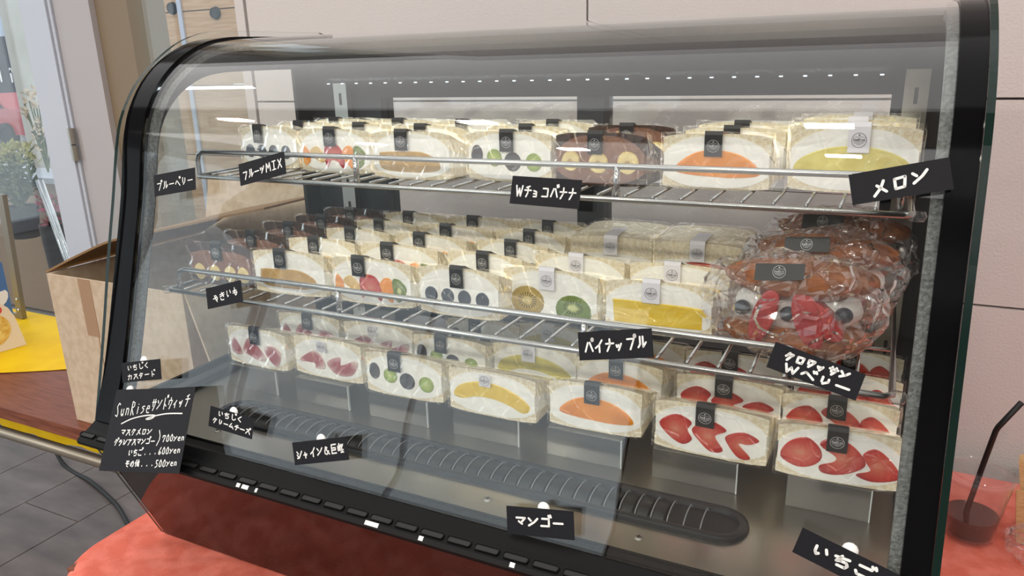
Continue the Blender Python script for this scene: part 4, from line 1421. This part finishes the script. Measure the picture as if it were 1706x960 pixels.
# leaning easel post, menu leaflets
pbase = on_z(38, 532, -0.626)
ptop = on_y(4, 326, pbase.y)
ez_ = thing('display_stand', 'grey metal stand leg bolted at its foot, on the yellow cloth', 'stand', (pbase.x, pbase.y, LIN + 0.003))
dx = ptop.x - pbase.x
hz = ptop.z + 0.626
MB().loft([[(-0.014, -0.006, 0), (0.010, -0.006, 0), (0.010, 0.006, 0), (-0.014, 0.006, 0)], [(dx - 0.014, -0.006, hz), (dx + 0.010, -0.006, hz), (dx + 0.010, 0.006, hz), (dx - 0.014, 0.006, hz)]]).build('upright', M_tube, ez_)
for zz in (0.025, 0.055):
    MB().ball((dx * zz / hz, -0.007, zz), 0.005, 0.003, 0.005, 10, 6).build('bolt', M_chrome, ez_, True)
MB().box(-0.5, 0.01, -0.004, 0.004, 0, 0.012).build('foot_bar', M_tube, ez_)

a0, a1 = on_z(-10, 592, -0.626), on_z(45, 576, -0.626)
lf = thing('leaflet', 'cream standing leaflet with arched top and pasta picture at the left edge', 'leaflet', (a1.x, a1.y, LIN + 0.003), rz=math.atan2(a1.y - a0.y, a1.x - a0.x))
out = [(-0.30, 0), (0.0, 0), (-0.012, 0.075), (-0.022, 0.10), (-0.040, 0.120), (-0.07, 0.130), (-0.15, 0.135), (-0.30, 0.135)]
MB().extrude(out, 0, 0.002).build('sheet', mat('cream_paper', (232, 220, 204), 0.7), lf)
MB().extrude(ell(-0.075, 0.055, 0.050, 0.042, 24), -0.0006, 0).build('pasta_picture', mat('pasta_photo', (206, 156, 50), 0.6, c2=(238, 212, 130), nscale=70, lo=0.35, hi=0.6), lf)
MB().extrude(ell(-0.046, 0.100, 0.0105, 0.0105, 18), -0.0006, 0).build('red_dot', mat('red_print', (214, 70, 70), 0.6), lf)
b1 = on_z(30, 556, -0.626)
lf2 = thing('leaflet', 'blue leaflet with white cloud standing behind the cream one', 'leaflet', (b1.x, b1.y, LIN + 0.003), rz=math.atan2(a1.y - a0.y, a1.x - a0.x))
MB().box(-0.25, 0.0, 0, 0.002, 0, 0.185).build('sheet', mat('blue_paper', (70, 112, 170), 0.6), lf2)
MB().extrude(smooth_loop([(-0.25, 0.07), (-0.06, 0.07), (-0.01, 0.085), (-0.006, 0.115), (-0.05, 0.105), (-0.10, 0.12), (-0.25, 0.12)], 3), -0.0006, 0).build('cloud_print', mat('white_paper', (232, 232, 236), 0.6), lf2)

# power cord on the floor
pts = [on_z(62, 726, -1.346) + Vector((0, 0, 0.30)), on_z(80, 748, -1.346) + Vector((0, 0, 0.12)), on_z(105, 775, -1.346), on_z(150, 805, -1.346), on_z(185, 835, -1.346), on_z(205, 860, -1.346), on_z(240, 930, -1.346)]
cd = MB().tube(smooth_path([(p.x, p.y, p.z + H + 0.008) for p in pts], 6), 0.007, 8).build('power_cord', M_cord, None, True)
tag(cd, 'black power cord curving across the grey floor tiles', 'cord')

# ------------------------------------------------------------------ outside, beyond the glass
tag(MB().box(-40, 6, 2.07, 40, -0.12, -0.02).build('street_ground', mat('asphalt', (150, 146, 142), 0.9, c2=(166, 160, 154), nscale=3)), kind='structure')


def at(u, v, y):
    p = on_y(u, v, y)
    return Vector((p.x, p.y, p.z + H))


# far building with timber lockers and slabs
fb = thing('timber_building', 'timber clad facade with two round vents seen through the left window', 'building', (-5.0, 5.2, 0))
WD = mat('timber_cladding', (190, 146, 104), 0.6, c2=(204, 164, 124), nscale=4, stretch=(1, 1, 14))
pA, pB = at(255, 60, 5.0), at(420, 60, 5.0)
for k in range(5):
    z0 = 0.0 + 0.62 * k
    MB().box(pA.x - 0.2 + 5, pB.x + 0.6 + 5, -0.2, 0.0, z0, z0 + 0.61).build('cladding_board', WD, fb)
for (u, v) in ((288, 14), (360, 22)):
    p = at(u, v, 5.0)
    vv = MB().lathe([(0.001, 0.02), (0.035, 0.02), (0.045, 0.03), (0.055, 0.0)], (0, 0, 0), 18)
    for q in vv.v:
        q.x, q.y, q.z = q.x + p.x + 5, -q.z - 0.2, q.y + p.z
    vv.build('round_vent', M_darkgrey, fb, 40)
p = at(303, 30, 5.0)
MB().box(p.x + 5 - 0.03, p.x + 5 + 0.02, -0.215, -0.2, 0, 3.0).build('seam_strip', M_frame_w, fb)
fb2 = thing('banded_building', 'beige block with pale horizontal slabs beyond the window', 'building', (-7.0, 7.5, 0))
qa, qb = at(150, 60, 7.5), at(330, 60, 7.5)
MB().box(qa.x + 7, qb.x + 7, 0, 0.5, 0, 7).build('block_wall', mat('beige_render', (206, 178, 152), 0.8), fb2)
for v in (36, 66, 97, 130, 160):
    p = at(235, v, 7.4)
    MB().box(qa.x + 7, qb.x + 7, -0.3, 0, p.z - 0.05, p.z + 0.05).build('floor_slab', mat('pale_slab', (232, 222, 214), 0.8), fb2)
for k, u in enumerate((228, 248, 266)):
    for v in (80, 112, 146):
        p = at(u, v, 7.45)
        MB().box(p.x + 7 - 0.06, p.x + 7 + 0.07, -0.06, 0.0, p.z - 0.08, p.z + 0.08).build('window', mat('dark_window', (120, 92, 92), 0.3), fb2)
# marble pillar with dry blossom
tag(MB().box(at(16, 100, 3.0).x, at(50, 100, 3.0).x, 3.0, 3.3, 0, 4.5).build('stone_pillar', mat('pale_marble', (206, 202, 190), 0.5, c2=(226, 222, 212), nscale=3, detail=8)), 'pale marble pillar outside the glass door', 'pillar')
# dark shopfront and sign
sg = thing('shop_sign', 'dark shop fascia with white letters beyond the door', 'sign', (at(5, 110, 11).x, 11.0, 0))
p0_, p1_ = at(-60, 80, 11), at(28, 150, 11)
MB().box(p0_.x - sg.location.x, p1_.x - sg.location.x, 0, 0.4, p1_.z - 0.8, p0_.z + 0.2).build('fascia', mat('dark_fascia', (52, 50, 58), 0.5), sg)
lt = write([('im', 0.0, 0.5, 1.0, 0.5, 1.0)], 1.1, 0.48, 0.07)
for q in lt.v:
    q.x, q.y, q.z = q.x + 0.12, -0.02 - q.z, q.y + at(5, 117, 11).z
lt.build('lettering', M_pen, sg)
MB().box(p0_.x - sg.location.x - 3, p1_.x - sg.location.x, 0.4, 0.8, p0_.z + 0.2, 7).build('upper_wall', mat('pale_cladding', (196, 204, 220), 0.6), sg)
# red car
c0 = at(14, 225, 9.2)
car = thing('red_car', 'red hatchback parked on the street beyond the glass door', 'car', (c0.x - 0.9, 9.2, 0), rz=0.0)
car.scale = (0.72, 0.72, 0.72)
body = [(-2.0, 0.35), (-2.0, 0.75), (-1.9, 0.92), (-1.2, 1.0), (-0.7, 1.42), (0.9, 1.46), (1.5, 1.05), (2.0, 0.95), (2.05, 0.6), (2.0, 0.35)]
MB().extrude(body, 0, 1.6).build('car_body', mat('red_paint', (170, 44, 44), 0.25, coat=0.6), car)
MB().extrude([(-1.05, 1.02), (-0.65, 1.36), (0.85, 1.40), (1.3, 1.06)], -0.02, 0.0).build('side_window', mat('car_glass', (40, 44, 50), 0.1), car)
for x in (-1.25, 1.25):
    wl = MB().lathe([(0.001, 0), (0.2, 0.0), (0.22, -0.03), (0.33, -0.03), (0.34, 0.16), (0.001, 0.16)], n=22)
    for q in wl.v:
        q.x, q.y, q.z = q.x + x, q.z - 0.05, q.y + 0.34
    wl.build('wheel', mat('tyre', (40, 40, 42), 0.7), car, 40)
MB().ball((1.95, 0.3, 0.78), 0.12, 0.2, 0.08, 12, 6).build('headlamp', mat('lamp_glass', (220, 220, 220), 0.2), car, True)
for k in range(2):
    p = at(20, 258 + 14 * k, 6.5 - 0.6 * k)
    o = MB().box(-3, 2.0, -0.08, 0.08, -0.02, -0.012).build('road_line', mat('road_paint', (236, 236, 234), 0.8))
    g = on_z(20, 258 + 13 * k, -H - 0.02)
    o.location = (g.x, g.y, 0)
    tag(o, ['far' , 'near'][k] + ' white line painted on the road outside', 'road marking')
# planter ledge with flowers, pot plant, chrome stand
LV = mat('leaf_green', (70, 84, 52), 0.6, c2=(104, 112, 70), nscale=20)
pl = at(45, 292, 2.6)
lg_ = thing('planter_ledge', 'pale ledge outside the door carrying yellow green plants', 'ledge', (pl.x, 2.6, 0))
MB().box(-1.2, 0.9, -0.05, 0.25, pl.z - 0.03, pl.z).build('ledge_top', M_frame_w, lg_)
MB().box(-1.15, 0.85, 0.0, 0.22, 0, pl.z - 0.03).build('ledge_body', mat('tan_board', (168, 140, 114), 0.7), lg_)


def plant(name, label, loc, hgt, spread, n, mt, pot=None, seed=1, ls=0.05):
    o = thing(name, label, 'plant', loc)
    rnd = random.Random(seed)
    z0 = 0
    if pot:
        MB().lathe([(0.001, 0.0), (pot[0] * 0.75, 0), (pot[0], pot[1]), (pot[0] * 0.9, pot[1]), (pot[0] * 0.85, pot[1] * 0.9), (0.001, pot[1] * 0.9)], n=18).build('pot', M_darkgrey, o, 40)
        z0 = pot[1] * 0.9
    mb = MB()
    stm = MB()
    for k in range(n):
        a, r_ = rnd.uniform(0, 6.28), spread * math.sqrt(rnd.random())
        zz = z0 + hgt * rnd.uniform(0.25, 1)
        c = Vector((r_ * math.cos(a), r_ * math.sin(a), zz))
        d = Vector((rnd.uniform(-1, 1), rnd.uniform(-1, 1), rnd.uniform(-0.2, 1))).normalized()
        s_ = d.orthogonal().normalized()
        q = d.cross(s_) * 0.12
        L = ls * rnd.uniform(0.7, 1.3)
        mb.add([c, c + d * L * 0.5 + s_ * L * 0.22 + q * L, c + d * L, c + d * L * 0.5 - s_ * L * 0.22 + q * L], [(0, 1, 2, 3)])
        if k % 6 == 0:
            stm.tube([(0, 0, z0), (c.x * 0.5, c.y * 0.5, z0 + (zz - z0) * 0.6), c], 0.004, 5)
    f = mb.build('foliage', mt, o)
    tag(f, kind='stuff')
    stm.build('stems', LV, o)
    return o


plant('potted_plant', 'dark potted plant standing outside behind the glass door', (at(45, 395, 2.4).x, 2.4, max(0.0, at(45, 395, 2.4).z)), 0.24, 0.10, 220, LV, (0.085, 0.17), 3)
plant('flowering_shrub', 'pink flowers growing outside beside the door stile', (at(92, 360, 2.3).x, 2.3, 0.002), 0.20, 0.06, 90, mat('pink_petal', (192, 70, 104), 0.6, c2=(150, 60, 72), nscale=9), (0.08, at(92, 372, 2.3).z), 5, 0.04)
plant('ledge_plant', 'yellow green plants on the pale ledge outside', (pl.x - 0.25, 2.70, pl.z + 0.004), 0.14, 0.11, 200, mat('yellow_leaf', (196, 186, 112), 0.6, c2=(150, 150, 84), nscale=12), None, 6)
plant('dry_blossom', 'pale dried blossom branches against the marble pillar', (at(80, 285, 2.7).x, 2.70, pl.z + 0.004), 0.46, 0.05, 110, mat('pale_petal', (222, 200, 172), 0.7), None, 8, 0.04)
st0 = at(90, 400, 2.2)
cs = thing('chrome_stand', 'thin chrome stand legs crossing behind the door glass', 'stand', (st0.x, 2.2, 0))
t0_, t1_ = at(62, 300, 2.2), at(112, 440, 2.2)
for dx_ in (0.0, 0.035):
    MB().tube([(t0_.x - st0.x + dx_, 0, t0_.z), (t1_.x - st0.x + dx_, 0, t1_.z), (t1_.x - st0.x + dx_ + 0.15, 0, 0)], 0.010, 8).build('leg', M_chrome, cs, True)
tb = at(75, 420, 2.6)
tag(MB().box(tb.x - 0.9, tb.x + 0.5, 3.2, 3.25, 0, at(60, 300, 3.2).z).build('plywood_board', mat('plywood', (198, 158, 118), 0.7, c2=(210, 172, 134), nscale=6)), 'plywood board standing outside behind the potted plant', 'board')
